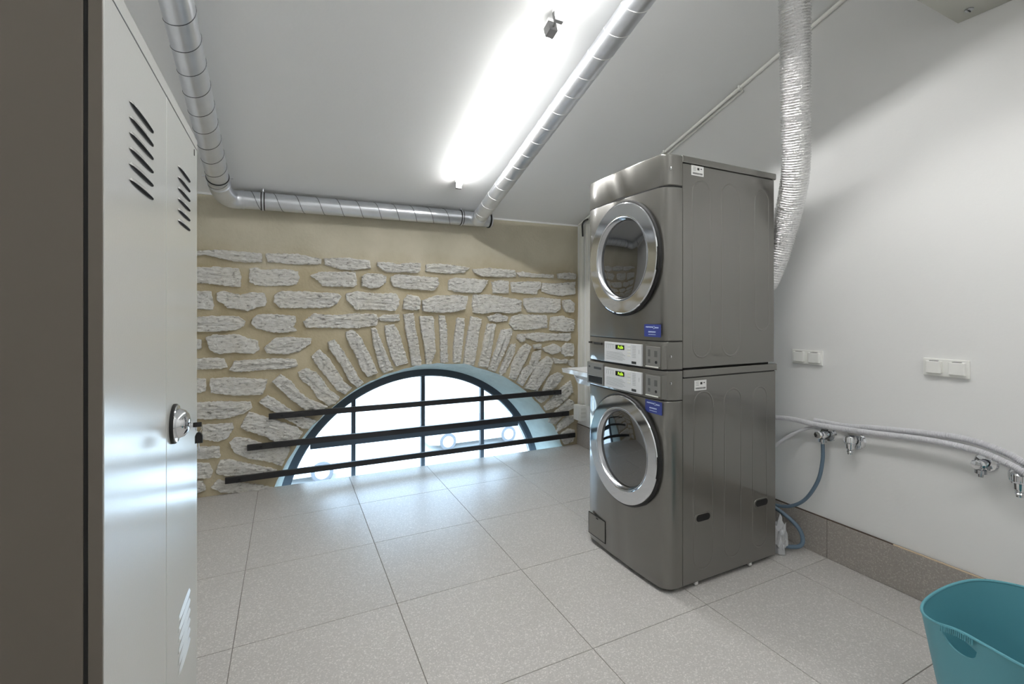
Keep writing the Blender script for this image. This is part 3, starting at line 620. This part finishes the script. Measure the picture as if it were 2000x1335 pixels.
# ------------------------------------------------------------------ washer and dryer
MY0, MY1, FX, BX = 1.554, 2.175, 1.617, 2.268
def profile(g=0, back=FX-.0005):
    """plan outline of a front panel: rounded vertical corners, slightly bowed face"""
    p = [(back, MY0+g), (1.592, MY0+g), (1.566, MY0+.004+g), (1.545, MY0+.013+g), (1.530, MY0+.028), (1.522, MY0+.048)]
    mid = []
    for k in range(1, 8):
        t = k/8; mid.append((1.520-.010*math.sin(PI*t), MY0+.055+(MY1-MY0-.11)*t))
    q = [(x, MY0+MY1-y) for x, y in p][::-1]
    return p+mid+q
def capsule(y0, y1, z0, z1, n=8, top=True, bot=True):
    r = (y1-y0)/2; c = (y0+y1)/2; pts = []
    rt = r if top else .001; rb = r if bot else .001
    for k in range(n+1): a = PI-PI*k/n; pts.append((c+r*math.cos(a), z1-rt+rt*math.sin(a)))
    for k in range(n+1): a = -PI*k/n; pts.append((c+r*math.cos(a), z0+rb+rb*math.sin(a)))
    return pts
def hcapsule(y0, y1, z0, z1, n=8):
    return [(b_, a_) for a_, b_ in capsule(z0, z1, y0, y1, n)]
def emboss(parent, y0, y1, z0, z1, bot=True):
    """a pressed rounded rib: half-sunk bead round a very shallow pad"""
    pts = capsule(y0, y1, z0, z1, 10, True, bot)
    MB().tube([(x, MY0+.0062, z) for x, z in pts], .0078, 20, closed=True).build('pressed_rib', M['paint'], parent)
def porthole(parent, yc, zc_, ry, rz):
    """round door: black bezel, chrome ring, inner cone, smoked glass. lathe in units of ry, rz"""
    d = MB().lathe([(1.02, .0), (1.050, -.003), (1.050, -.012), (1.030, -.018), (.99, -.018), (.98, -.005)], (1.512, yc, zc_), 'x', 128, ry, rz).build('door', M['rubber'], parent, label='black rimmed round door')
    MB().lathe([(1.008, -.014), (1.010, -.020), (1.004, -.0235), (.992, -.0250), (.780, -.0246), (.768, -.0236), (.760, -.020)], (1.512, yc, zc_), 'x', 128, ry, rz).build('chrome_ring', M['chrome'], d, smooth=12)
    MB().lathe([(.764, -.020), (.762, -.0252), (.752, -.0262), (.744, -.0245), (.725, -.012), (.70, -.004)], (1.512, yc, zc_), 'x', 128, ry, rz).build('inner_ring', M['chrome_soft'], d, smooth=25)
    prof = [(.722*math.sin(t), -.003-.013*math.cos(t)) for t in [PI/2*(1-k/10) for k in range(11)]]
    prof[-1] = (.001, prof[-1][1])
    MB().lathe(prof, (1.512, yc, zc_), 'x', 96, ry, rz).build('glass', M['glass_dark'], d)
    # grip recess on the near side of the ring
    MB().box(1.4885, 1.500, yc-ry*1.018, yc-ry*1.0, zc_-.08, zc_+.03, .003).build('grip', M['groove'], d)
def bars_print(parent, x, rows):
    mb = MB()
    for (ya, yb, z, h) in rows: mb.box(x, x+.0006, min(ya, yb), max(ya, yb), z-h/2, z+h/2)
    mb.build('print', M['print'], parent, smooth=None)['kind'] = 'stuff'
def control_panel(parent, z0, z1, dz, drawer):
    cp = MB().prism(profile(), 'z', z0, z1, bev=.002).build('control_panel', M['paint'], parent, smooth=30)
    fx = 1.5085
    mb = MB(); mb.box(fx-.0035, fx+.02, 1.700, 1.982, dz-.102, dz, .0012); mb.build('control_film', M['panel'], cp, smooth=None)
    MB().box(fx-.0042, fx, 1.822, 1.890, dz-.034, dz-.011).build('display', M['lcd'], cp, smooth=None)
    mt = Matrix.Translation((fx-.0048, 1.850, dz-.023)) @ Matrix(((0, 0, -1, 0), (-1, 0, 0, 0), (0, 1, 0, 0), (0, 0, 0, 1)))
    text_mesh('digits', 'PuSh', .021, M['green'], cp, mt)
    rows = [(1.80, 1.775, dz-.012-.0155*k, .008) for k in range(4)]
    for (a_, b2, z, h) in rows: MB().box(fx-.0046, fx, b2, a_, z-h/2, z+h/2, .0008).build('button', M['plastic'], cp, smooth=None)
    rows = [(1.762, 1.738, dz-.010-.0078*k, .0015) for k in range(8)]
    rows += [(1.965-.018*k, 1.964-.018*k, dz-.024, .018) for k in range(4)]+[(1.97, 1.90, dz-.011, .0012)]
    rows += [(1.965, 1.835-.01*(k % 3), dz-.050-.0062*k, .0012) for k in range(7)]
    rows += [(1.716, 1.7145, dz-.035, .02)]
    bars_print(cp, fx-.0040, rows)
    MB().box(fx-.0042, fx, 1.735, 1.768, dz-.096, dz-.084).build('badge', M['dark'], cp, smooth=None)
    # card reader plate with a raised lower lip
    MB().box(fx-.001, fx+.03, 1.570, 1.676, dz-.104, dz+.003, .002).build('reader_frame', M['paint'], cp, smooth=None)
    MB().box(fx-.003, fx+.03, 1.577, 1.669, dz-.094, dz-.003, .002).build('reader_plate', M['panel_grey'], cp, smooth=None)
    MB().box(fx-.006, fx+.01, 1.590, 1.670, dz-.099, dz-.094, .0012).build('reader_lip', M['plastic'], cp, smooth=None)  # white colour paints a bright highlight along the lip
    for q4 in ((1.640, 1.655, dz-.050, dz-.018), (1.595, 1.614, dz-.050, dz-.022), (1.640, 1.655, dz-.080, dz-.063)): MB().box(fx-.0034, fx, *q4).build('icon', M['icon'], cp, smooth=None)
    MB().cyl((fx-.0042, 1.603, dz-.074), (fx, 1.603, dz-.074), .0065, 16).build('keyhole', M['groove'], cp)
    # slot or dispenser drawer on the far side
    if drawer:
        MB().box(fx-.003, fx+.03, 1.995, 2.140, z0+.008, z1-.006, .003).build('drawer', M['panel_grey'], cp, smooth=None)
        MB().box(fx-.0036, fx, 2.003, 2.125, z0+.016, z0+.052).build('drawer_grip', M['groove'], cp, smooth=None)
        MB().box(fx-.006, fx, 2.001, 2.127, z0+.052, z0+.056, .0008).build('drawer_edge', M['chrome_soft'], cp, smooth=None)
    for ya, yb, za, zb in ((2.01, 2.075, dz-.020, dz-.008), (2.110, 2.124, dz-.016, dz-.007)): MB().box(fx-.0037, fx+.01, ya, yb, za, zb).build('badge', M['dark'], cp, smooth=None)
    return cp
def screw(parent, z):
    MB().lathe([(.0075, 0), (.0075, -.002), (.006, -.0035), (.001, -.0035)], (1.5535, MY0+.008, z), 'x', 16).build('screw', M['chrome'], parent)
def blue_sticker(parent, yc, zc_):
    s = MB().box(1.5095, 1.5125, yc-.053, yc+.053, zc_-.029, zc_+.029, .0006).build('sticker', M['blue'], parent, smooth=None, label='blue sticker with pale writing')
    rr = random.Random(1); mb = MB()
    def line(y0, y1, z, h):
        y = y0
        while y < y1:
            w_ = rr.uniform(.002, .0045); mb.box(1.5088, 1.5096, y, y+w_, z-h/2*rr.uniform(.6, 1), z+h/2); y += w_+.0011
    line(yc-.005, yc+.040, zc_+.016, .006); line(yc-.040, yc-.018, zc_+.014, .006)
    line(yc-.022, yc+.022, zc_-.006, .006); line(yc-.022, yc+.020, zc_-.018, .0028)
    mb.tube([(1.5092, yc-.0115+.0055*math.cos(a), zc_+.015+.0055*math.sin(a)) for a in [2*PI*k/16 for k in range(16)]], .0009, 4, closed=True)
    mb.build('sticker_print', M['sticker_ink'], s, smooth=None)['kind'] = 'stuff'
def paper_label(parent, x0, x1, z0, z1):
    s = MB().box(x0, x1, MY0-.0012, MY0+.001, z0, z1).build('paper_label', M['label'], parent, smooth=None, label='white paper label with barcode')
    rr = random.Random(2); mb = MB(); x = x0+.008
    while x < x1-.008:
        w_ = rr.uniform(.0008, .0025); mb.box(x, x+w_, MY0-.0016, MY0, z0+.006, z0+.014); x += w_+rr.uniform(.001, .002)
    for k in range(3): mb.box(x0+.010, x0+.028, MY0-.0016, MY0, z1-.009-.007*k, z1-.0075-.007*k)
    mb.box(x0+.037, x0+.050, MY0-.0016, MY0, z1-.020, z1-.009); mb.box(x0+.058, x0+.066, MY0-.0016, MY0, z1-.015, z1-.010)
    mb.build('barcode', M['dark'], s, smooth=None)['kind'] = 'stuff'
# washer
WA = thing('washing_machine', 'lower machine: grey washing machine standing on the tiled floor under the dryer', 'washing machine', (1.92, 1.86, 0), 'stacked laundry machines')
MB().box(FX+.0025, BX, MY0, MY1, .022, .968, .002).build('cabinet', M['paint'], WA, smooth=None)
MB().box(FX-.004, FX+.006, MY0+.003, MY1-.003, .022, 1.003).build('seam_backing', M['groove'], WA, smooth=None)
MB().box(FX+.004, BX+.008, MY0-.004, MY1+.004, .9725, 1.0065, .004).build('lid', M['paint'], WA, smooth=None)
MB().box(FX+.01, BX-.004, MY0+.003, MY1-.003, .967, .9735).build('lid_gap', M['groove'], WA, smooth=None)
MB().prism(profile(), 'z', .020, .868, bev=.003).build('front_panel', M['paint'], WA, smooth=30)
MB().prism(profile(.002), 'z', .8675, .8725).build('shadow_gap', M['groove'], WA, smooth=None)
cp = control_panel(WA, .872, 1.004, .984, True)
screw(cp, .950)
porthole(WA, 1.832, .592, .252, .262)
blue_sticker(WA, 1.625, .836)
paper_label(WA, 1.691, 1.768, .908, .955)
h = MB().box(1.5105, 1.515, 1.985, 2.130, .050, .162, .001).build('service_flap', M['paint'], WA, smooth=None)
mb = MB()
for b4 in ((1.983, 2.132, .162, .1645), (1.983, 2.132, .0475, .050), (1.983, 1.985, .048, .164), (2.130, 2.132, .048, .164), (2.045, 2.062, .150, .156)): mb.box(1.5095, 1.5150, *b4)
mb.build('flap_gap', M['groove'], h, smooth=None)['kind'] = 'stuff'
emboss(WA, 1.688, 1.812, .075, .900); emboss(WA, 1.892, 2.008, .085, .900); emboss(WA, 2.094, 2.200, .09, .895)
for ya, yb, z in ((1.690, 1.800, .313), (2.100, 2.212, .308)):
    g_ = MB().prism(hcapsule(ya, yb, z-.024, z+.024), 'y', MY0-.0028, MY0+.002, bev=.002).build('carry_recess', M['paint'], WA, smooth=40)
    MB().prism(hcapsule(ya+.012, yb-.010, z-.014, z+.018), 'y', MY0-.0034, MY0+.002).build('recess_hole', M['groove'], g_, smooth=None)
for x in (1.66, 2.22):
    for y in (MY0+.05, MY1-.05): MB().cyl((x, y, 0), (x, y, .024), .020).build('foot', M['rubber'], WA)
for x in (1.70, 2.07): MB().box(x, x+.018, MY0+.002, MY0+.012, .008, .024).build('base_clip', M['label'], WA, smooth=None)
# dryer
DY = thing('dryer', 'upper machine: grey tumble dryer stacked on top of the washing machine', 'dryer', (1.92, 1.86, 1.0065), 'stacked laundry machines')
MB().box(FX+.0025, BX-.012, MY0, MY1, 1.016, 1.949, .002).build('cabinet', M['paint'], DY, smooth=None)
MB().box(FX-.004, FX+.006, MY0+.003, MY1-.003, 1.013, 1.951).build('seam_backing', M['groove'], DY, smooth=None)
MB().box(FX+.02, BX-.03, MY0+.02, MY1-.02, 1.0065, 1.018).build('stacking_base', M['groove'], DY, smooth=None)
MB().box(FX-.002, BX+.004, MY0-.003, MY1+.003, 1.953, 1.985, .005).build('top_lid', M['paint'], DY, smooth=None)
MB().box(FX+.01, BX-.02, MY0+.003, MY1-.003, 1.947, 1.955).build('lid_gap', M['groove'], DY, smooth=None)
tb = MB().prism(profile(), 'z', 1.842, 1.985, bev=.005).build('top_band', M['paint'], DY, smooth=30)
screw(tb, 1.918)
MB().prism(profile(.002), 'z', 1.8365, 1.8425).build('shadow_gap', M['groove'], DY, smooth=None)
MB().prism(profile(), 'z', 1.140, 1.837, bev=.003).build('front_panel', M['paint'], DY, smooth=30)
MB().prism(profile(.002), 'z', 1.1355, 1.1405).build('shadow_gap', M['groove'], DY, smooth=None)
cp = control_panel(DY, 1.012, 1.136, 1.117, False)
screw(cp, 1.071)
MB().prism(profile(.003), 'z', 1.0072, 1.0125).build('stack_gap', M['groove'], DY, smooth=None)
porthole(DY, 1.832, 1.537, .252, .272)
blue_sticker(DY, 1.632, 1.186)
paper_label(DY, 1.672, 1.750, 1.902, 1.948)
emboss(DY, 1.681, 1.797, 1.060, 1.880); emboss(DY, 1.873, 1.996, 1.060, 1.888); emboss(DY, 2.110, 2.215, 1.180, 1.885)

# ------------------------------------------------------------------ right wall fittings
def socket(y0, y1, z0, z1, label):
    t = thing('wall_socket', label, 'wall socket', (XR, (y0+y1)/2, (z0+z1)/2), 'double sockets on the right wall')
    MB().box(XR-.010, XR, y0, y1, z0, z1, .002).build('frame', M['socket'], t, smooth=None)
    h_ = (y1-y0)/2
    for a_ in (y0+.004, y0+h_+.004):
        c_ = MB().box(XR-.026, XR-.008, a_+.006, a_+h_-.018, z0+.012, z1-.010, .003).build('cover', M['socket'], t, smooth=None)
        MB().box(XR-.0235, XR-.012, a_+.018, a_+h_-.030, z1-.0115, z1-.0085).build('hinge', M['dark'], c_, smooth=None)
socket(1.466, 1.627, .991, 1.067, 'far double white socket with covers, just right of the stacked machines')
socket(.886, 1.040, .996, 1.071, 'near double white socket with covers, in the middle of the right wall')
def valve(y, z, label, kind, s=1.2):
    """chrome water tap on the right wall. kind 'angle' (hose nut below) or 'tap' (ribbed body, hose nipple)"""
    t = thing('water_tap', label, 'tap', (XR, y, z), 'chrome taps on the right wall')
    X = XR
    MB().lathe([(.034*s, 0), (.034*s, -.003), (.030*s, -.009), (.014*s, -.012)], (X, y, z), 'x', 36, cap0=True).build('flange', M['chrome'], t)
    MB().lathe([(.012*s, -.008), (.012*s, -.040), (.016*s, -.042), (.016*s, -.062), (.010*s, -.066), (.001, -.066)], (X, y, z), 'x', 24).build('body', M['chrome'], t)
    xx = X-.051
    if kind == 'tap':
        MB().lathe([(.001, .026), (.016*s, .026), (.019*s, .020), (.019*s, -.004), (.015*s, -.010), (.013*s, -.034), (.009*s, -.036), (.009*s, -.040), (.011*s, -.042), (.009*s, -.046), (.011*s, -.050), (.009*s, -.055), (.009*s, -.062), (.006, -.063), (.001, -.063)], (xx, y, z), 'z', 24).build('outlet', M['chrome'], t)
        mb = MB()
        for k in range(12):
            a = 2*PI*k/12; mb.cyl((xx+.019*s*math.cos(a), y+.019*s*math.sin(a), z-.002), (xx+.019*s*math.cos(a), y+.019*s*math.sin(a), z+.022), .0022, 8)
        mb.build('handwheel_ribs', M['chrome'], t)['kind'] = 'stuff'
    else:
        MB().lathe([(.001, .015), (.012*s, .015), (.014*s, .006), (.014*s, -.012), (.010*s, -.015), (.010*s, -.020), (.0165*s, -.021), (.0165*s, -.036), (.008*s, -.038), (.007*s, -.050), (.001, -.050)], (xx, y, z), 'z', 24).build('outlet', M['chrome_soft'], t)
        MB().lathe([(.008, -.010), (.008, -.022), (.015*s, -.024), (.017*s, -.034), (.014*s, -.040), (.001, -.041)], (xx-.006, y, z+.004), 'x', 8).build('handwheel', M['chrome'], t)
    return t
valve(1.440, .642, 'chrome angle tap nearest the machines, with the slate blue hose below', 'angle')
valve(1.312, .640, 'second chrome tap from the machines, ribbed with a bare hose nipple', 'tap', 1.35)
valve(.838, .668, 'third chrome tap from the machines, small angle tap under the grey hoses', 'angle', 1.1)
valve(.728, .640, 'fourth chrome tap, farthest from the machines at the right picture edge', 'tap', 1.45)
def corr_hose(name, pts, r, label, m, ribs=True, n=14, group=None):
    p = smooth_path(pts, 24)
    p = resample(p, .0028 if ribs else .012)
    o = MB().tube(p, r, n, rf=(lambda i: r+(.0011 if (i//1) % 2 else -.0009)) if ribs else None).build(name, m, None, smooth=40)
    tag(o, label, 'hose', group); return o
corr_hose('drain_hose', [(2.30, 1.80, .69), (2.42, 1.70, .685), (2.468, 1.60, .690), (2.472, 1.449, .688), (2.474, 1.217, .703), (2.470, 1.022, .722), (2.462, .857, .722), (2.455, .769, .702), (2.450, .700, .672), (2.45, .60, .61), (2.46, .50, .56), (2.48, .35, .53)], .0125, 'front light grey corrugated drain hose running along the right wall', M['hose'])
corr_hose('drain_hose', [(2.504, 1.50, .700), (2.506, 1.35, .704), (2.506, 1.222, .722), (2.502, 1.027, .744), (2.498, .892, .752), (2.493, .786, .733), (2.489, .717, .703), (2.486, .60, .64), (2.49, .45, .59), (2.50, .30, .56)], .0125, 'rear light grey corrugated drain hose, behind and above the other grey hose', M['hose'])
corr_hose('supply_hose', [(2.492, 1.475, .672), (2.485, 1.534, .650), (2.46, 1.604, .600), (2.40, 1.686, .505), (2.32, 1.76, .40), (2.285, 1.80, .33)], .0085, 'smooth grey hose dropping from the wall hoses behind the washing machine', M['hose'], False)
corr_hose('supply_hose', [(2.474, 1.440, .600), (2.474, 1.441, .507), (2.470, 1.463, .395), (2.465, 1.526, .279), (2.455, 1.604, .217), (2.43, 1.686, .201), (2.36, 1.76, .22), (2.30, 1.80, .26)], .0088, 'slate blue supply hose curving down from the first chrome tap', M['hose_blue'], False)
corr_hose('supply_hose', [(2.30, 1.77, .28), (2.38, 1.69, .225), (2.42, 1.600, .175), (2.438, 1.545, .130), (2.440, 1.522, .085), (2.430, 1.525, .045), (2.41, 1.565, .024), (2.38, 1.63, .018), (2.33, 1.72, .016)], .0105, 'slate blue hose looping down to the floor behind the washing machine', M['hose_blue'], False)
# crumpled clear plastic bag on the floor behind the washer
bm = bmesh.new(); bmesh.ops.create_icosphere(bm, subdivisions=3, radius=1); rb = random.Random(4)
from mathutils import noise as _n
for p in bm.verts:
    k = 1+.55*_n.noise(p.co*2.3)+rb.uniform(-.13, .13); c_ = p.co*k
    p.co = Vector((2.335+c_.x*.035, 1.575+c_.y*.030, max(.003, .085+c_.z*.095)))
bm.verts.index_update(); mb = MB().add([p.co[:] for p in bm.verts], [[q.index for q in f_.verts] for f_ in bm.faces]); bm.free()
tag(mb.build('plastic_bag', M['bag'], smooth=15), 'crumpled clear plastic bag on the floor behind the washing machine', 'plastic bag')

# wall box, trunking and sink in the far corner
t = thing('junction_box', 'ivory junction box low in the far corner right of the window', 'junction box', (2.48, 3.64, .33))
b1 = MB().box(2.445, XR, 3.590, 3.690, .258, .402, .004).build('box', M['socket'], t, smooth=None)
MB().box(2.438, 2.446, 3.594, 3.686, .262, .398, .003).build('cover', M['socket'], t, smooth=None)
for k in range(3): MB().box(2.46, 2.51, 3.5875, 3.5915, .285+.036*k, .305+.036*k, .001).build('knockout', M['plastic'], t, smooth=None)
tag(MB().box(2.495, XR, 3.625, 3.675, .404, zc(3.65)-.045, .003).build('cable_duct', M['plastic'], smooth=None), 'wide white vertical cable duct in the far corner, nearest the stone wall', 'cable duct', 'white cable ducts in the far corner')
tag(MB().box(2.500, XR, 3.545, 3.575, .404, zc(3.56)-.075, .003).build('cable_duct', M['plastic'], smooth=None), 'narrow white vertical cable duct in the far corner, nearest the machines', 'cable duct', 'white cable ducts in the far corner')
tag(MB().tube(smooth_path([(2.49, 3.608, 1.98), (2.485, 3.606, 2.05), (2.475, 3.590, 2.09), (2.47, 3.55, 2.115), (2.47, 3.50, 2.12)], 8), .0085, 12).build('cable_bend', M['dark']), 'short dark cable bend at the ceiling in the far corner', 'cable')
SK = thing('utility_sink', 'white utility sink on the right wall, mostly hidden behind the machines', 'sink', (2.32, 3.15, .65))
def rrect(x0, x1, y0, y1, r, n=5):
    out = []
    for cx, cy_, a0 in ((x1-r, y1-r, 0), (x0+r, y1-r, PI/2), (x0+r, y0+r, PI), (x1-r, y0+r, 1.5*PI)):
        for k in range(n+1): a = a0+PI/2*k/n; out.append((cx+r*math.cos(a), cy_+r*math.sin(a)))
    return out
lv = [((2.27, 2.50, 3.00, 3.28, .03), .650), ((2.225, 2.522, 2.95, 3.33, .03), .668), ((2.200, 2.524, 2.93, 3.36, .03), .752), ((2.125, 2.524, 2.90, 3.395, .02), .757),
      ((2.118, 2.524, 2.895, 3.40, .02), .792), ((2.150, 2.510, 2.925, 3.37, .03), .794), ((2.165, 2.505, 2.94, 3.355, .04), .770), ((2.24, 2.49, 3.0, 3.29, .05), .675), ((2.33, 2.42, 3.1, 3.18, .02), .665)]
v = []; 
for a, z in lv: v += [(x, y, z) for x, y in rrect(*a)]
k_ = 24; f = [(i*k_+q, i*k_+(q+1) % k_, (i+1)*k_+(q+1) % k_, (i+1)*k_+q) for i in range(len(lv)-1) for q in range(k_)]
f += [tuple(range(k_))[::-1], tuple((len(lv)-1)*k_+q for q in range(k_))]
MB().add(v, f).build('basin', M['ceramic'], SK, smooth=40)
MB().cyl((2.37, 3.14, .66), (2.37, 3.14, .42), .018).build('waste_pipe', M['plastic'], SK)
MB().tube([(2.37, 3.14, .43), (2.37, 3.14, .40), (2.42, 3.14, .385), (XR, 3.14, .385)], .016, 16).build('trap', M['plastic'], SK)
# grey casing high on the right wall
t = thing('wall_unit', 'grey painted casing high on the right wall, underside visible at the top edge', 'ventilation unit', (2.2, .6, 2.48))
MB().box(1.86, XR-.004, .36, .918, 2.486, 2.78, .004).build('casing', M['box_grey'], t, smooth=None)
MB().box(1.852, XR-.001, .352, .926, 2.477, 2.486, .002).build('base_flange', M['box_grey'], t, smooth=None)
s_ = MB().lathe([(.014, 0), (.014, -.004), (.010, -.007), (.001, -.007)], (2.444, .862, 2.477), 'z', 20).build('screw', M['chrome_soft'], t)
MB().box(2.434, 2.454, .8605, .8635, 2.468, 2.471).build('screw_slot', M['groove'], s_, smooth=None)

# ------------------------------------------------------------------ teal tub by the right wall
TC = (1.8346, .4935); HA = math.radians(152)
def bump(a):
    d = min(abs((a-h_+PI) % (2*PI)-PI) for h_ in (HA, HA+PI)); return math.exp(-(d/.17)**2)
def tub_h(a): return .4017-.0241*math.cos(2*(a-1.968))-.0091*math.cos(4*(a-1.968))+.005*bump(a)
def tub_ring(a, t, inset=0):
    """t 0 at the base .. 1 at the rim"""
    r = .180+(.2393-.180)*(t**.85)-inset
    r *= 1+.0469*math.cos(4*(a-1.968))*t+.012*bump(a)*t**6
    return TC[0]+r*math.cos(a), TC[1]+r*math.sin(a), (tub_h(a))*t
def tub_shell():
    n, m_ = 96, 22; v = []; f = []
    outer = [[tub_ring(2*PI*k/n, j/m_) for k in range(n)] for j in range(m_+1)]
    inner = [[tub_ring(2*PI*k/n, j/m_, .0045) for k in range(n)] for j in range(m_, 0, -1)]
    inner = [[(x, y, z if i else z) for x, y, z in r] for i, r in enumerate(inner)]
    bot = [[(x, y, .006) for x, y, z in [tub_ring(2*PI*k/n, 0, .006) for k in range(n)]]]
    rings = outer+inner+bot
    for r in rings: v += r
    for i in range(len(rings)-1):
        for k in range(n): f.append((i*n+k, i*n+(k+1) % n, (i+1)*n+(k+1) % n, (i+1)*n+k))
    f.append(tuple(range(n))[::-1]); f.append(tuple((len(rings)-1)*n+k for k in range(n)))
    return MB().add(v, f)
TB = thing('laundry_tub', 'teal flexible plastic laundry tub on the floor by the right wall', 'laundry tub', (TC[0], TC[1], 0))
ob = tub_shell().build('tub', M['teal'], TB, smooth=50)
def cut(ob, ang):
    c_ = Vector((TC[0]+.238*math.cos(ang), TC[1]+.238*math.sin(ang), 0)); top = tub_h(ang)-.014
    tang = Vector((-math.sin(ang), math.cos(ang), 0)); rad = Vector((math.cos(ang), math.sin(ang), 0))
    poly = []; n = 20
    for k in range(n+1):
        s = -1+2*k/n; poly.append((s*.048, top-.012*s*s))
    for k in range(1, n): s = 1-2*k/n; poly.append((s*.048, top-.012-.036*math.sqrt(max(0, 1-s*s))))
    v = [c_+tang*p[0]+rad*d+Vector((0, 0, p[1])) for d in (-.06, .06) for p in poly]; m_ = len(poly)
    f = [tuple(range(m_)), tuple(range(m_, 2*m_))[::-1]]+[(i, (i+1) % m_, m_+(i+1) % m_, m_+i) for i in range(m_)]
    me = MB().add(v, f).mesh('cutter', M['teal']); co = bpy.data.objects.new('cutter', me); C.objects.link(co)
    loc = ob.location.copy(); ob.location = (0, 0, 0); par = ob.parent; ob.parent = None
    md = ob.modifiers.new('b', 'BOOLEAN'); md.operation = 'DIFFERENCE'; md.object = co; md.solver = 'EXACT'
    bpy.context.view_layer.update(); dg = bpy.context.evaluated_depsgraph_get()
    new = bpy.data.meshes.new_from_object(ob.evaluated_get(dg)); ob.modifiers.clear()
    old = ob.data; ob.data = new; new.name = 'tub'; bpy.data.meshes.remove(old)
    bpy.data.objects.remove(co); bpy.data.meshes.remove(me)
    ob.parent = par; ob.location = loc
for a in (HA, HA+PI): cut(ob, a)
ob.data.shade_smooth(); ob.data.set_sharp_from_angle(angle=math.radians(50))
# rolled rim
MB().tube([Vector(tub_ring(2*PI*k/96, 1, .002)) for k in range(96)], .0042, 8, closed=True).build('rim', M['teal'], TB)
for ang in (HA, HA+PI):
    mb = MB()
    for k in range(17):
        a = ang+(-.185+.37*k/16); p = Vector(tub_ring(a, 1, .002)); q = Vector((math.cos(a), math.sin(a), 0))
        mb.cyl(p+q*.0045-Vector((0, 0, .001)), p+q*.0050-Vector((0, 0, .016)), .0022, 6)
    mb.build('grip_ridges', M['teal'], TB)['kind'] = 'stuff'

# ------------------------------------------------------------------ the street beyond the window
GZ = -4.4
g_ = struct(MB().box(-40, 60, 4.8, 60, GZ-.2, GZ).build('street', M['street'], smooth=None))
t = thing('kerb', 'long pale kerb along the far side of the street', 'kerb', (8, 24, GZ))
for k in range(12): MB().box(-16+4*k+.02, -12+4*k, 23.7, 24.0, GZ, GZ+.14, .02).build('kerbstone', M['facade'], t, smooth=None)
t = thing('building', 'pale plastered building across the street, washed out by daylight', 'building', (10, 32, GZ))
MB().box(-25, 45, 30, 36, GZ, 7).build('walls', M['facade'], t, smooth=None)
MB().box(-25, 45, 29.85, 30, GZ, GZ+.9).build('plinth', M['street'], t, smooth=None)
for k in range(8):
    w_ = MB().box(-14+5*k, -12.2+5*k, 29.9, 30.02, GZ+1.6, GZ+3.8).build('window_surround', M['street'], t, smooth=None)
    MB().box(-13.9+5*k, -12.3+5*k, 29.86, 29.95, GZ+1.7, GZ+3.7).build('window_pane', M['carglass'], w_, smooth=None)
def car(xf, y, label):
    """side-on hatchback, front wheel centre at xf, near flank at y"""
    t = thing('car', label, 'car', (xf+1.35, y+.85, GZ), 'cars parked in the street')
    def pr(pts, y0, y1, name, m, par=t, bev=.0): return MB().prism([(xf+a, GZ+z) for a, z in pts], 'y', y0, y1, bev=bev).build(name, m, par, smooth=30)
    b = pr([(-.78, .28), (-.80, .62), (-.62, .80), (-.05, .95), (.45, 1.02), (1.05, 1.42), (1.75, 1.50), (2.55, 1.46), (3.10, 1.08), (3.42, 1.00), (3.46, .55), (3.38, .28), (3.0, .24), (-.4, .24)], y, y+1.7, 'body', M['carpaint'], bev=.05)
    pr([(.62, 1.04), (1.10, 1.36), (1.45, 1.41), (1.45, 1.03)], y-.012, y+.02, 'side_window', M['carglass'])
    pr([(1.55, 1.03), (1.55, 1.42), (2.20, 1.42), (2.25, 1.03)], y-.012, y+.02, 'side_window', M['carglass'])
    for xx in (xf, xf+2.75):
        for yy in (y-.02, y+1.52):
            wl = MB().lathe([(.001, 0), (.33, 0), (.36, .03), (.36, .17), (.33, .20), (.001, .20)], (xx, yy, GZ+.36), 'y', 28).build('wheel', M['tyre'], t)
            MB().lathe([(.001, -.012), (.20, -.012), (.23, 0)], (xx, yy, GZ+.36), 'y', 20).build('hubcap', M['carpaint'], wl)
car(5.95, 18.25, 'silver car seen through the right half of the arched window')
car(-1.70, 16.6, 'silver car seen through the lower left of the arched window')
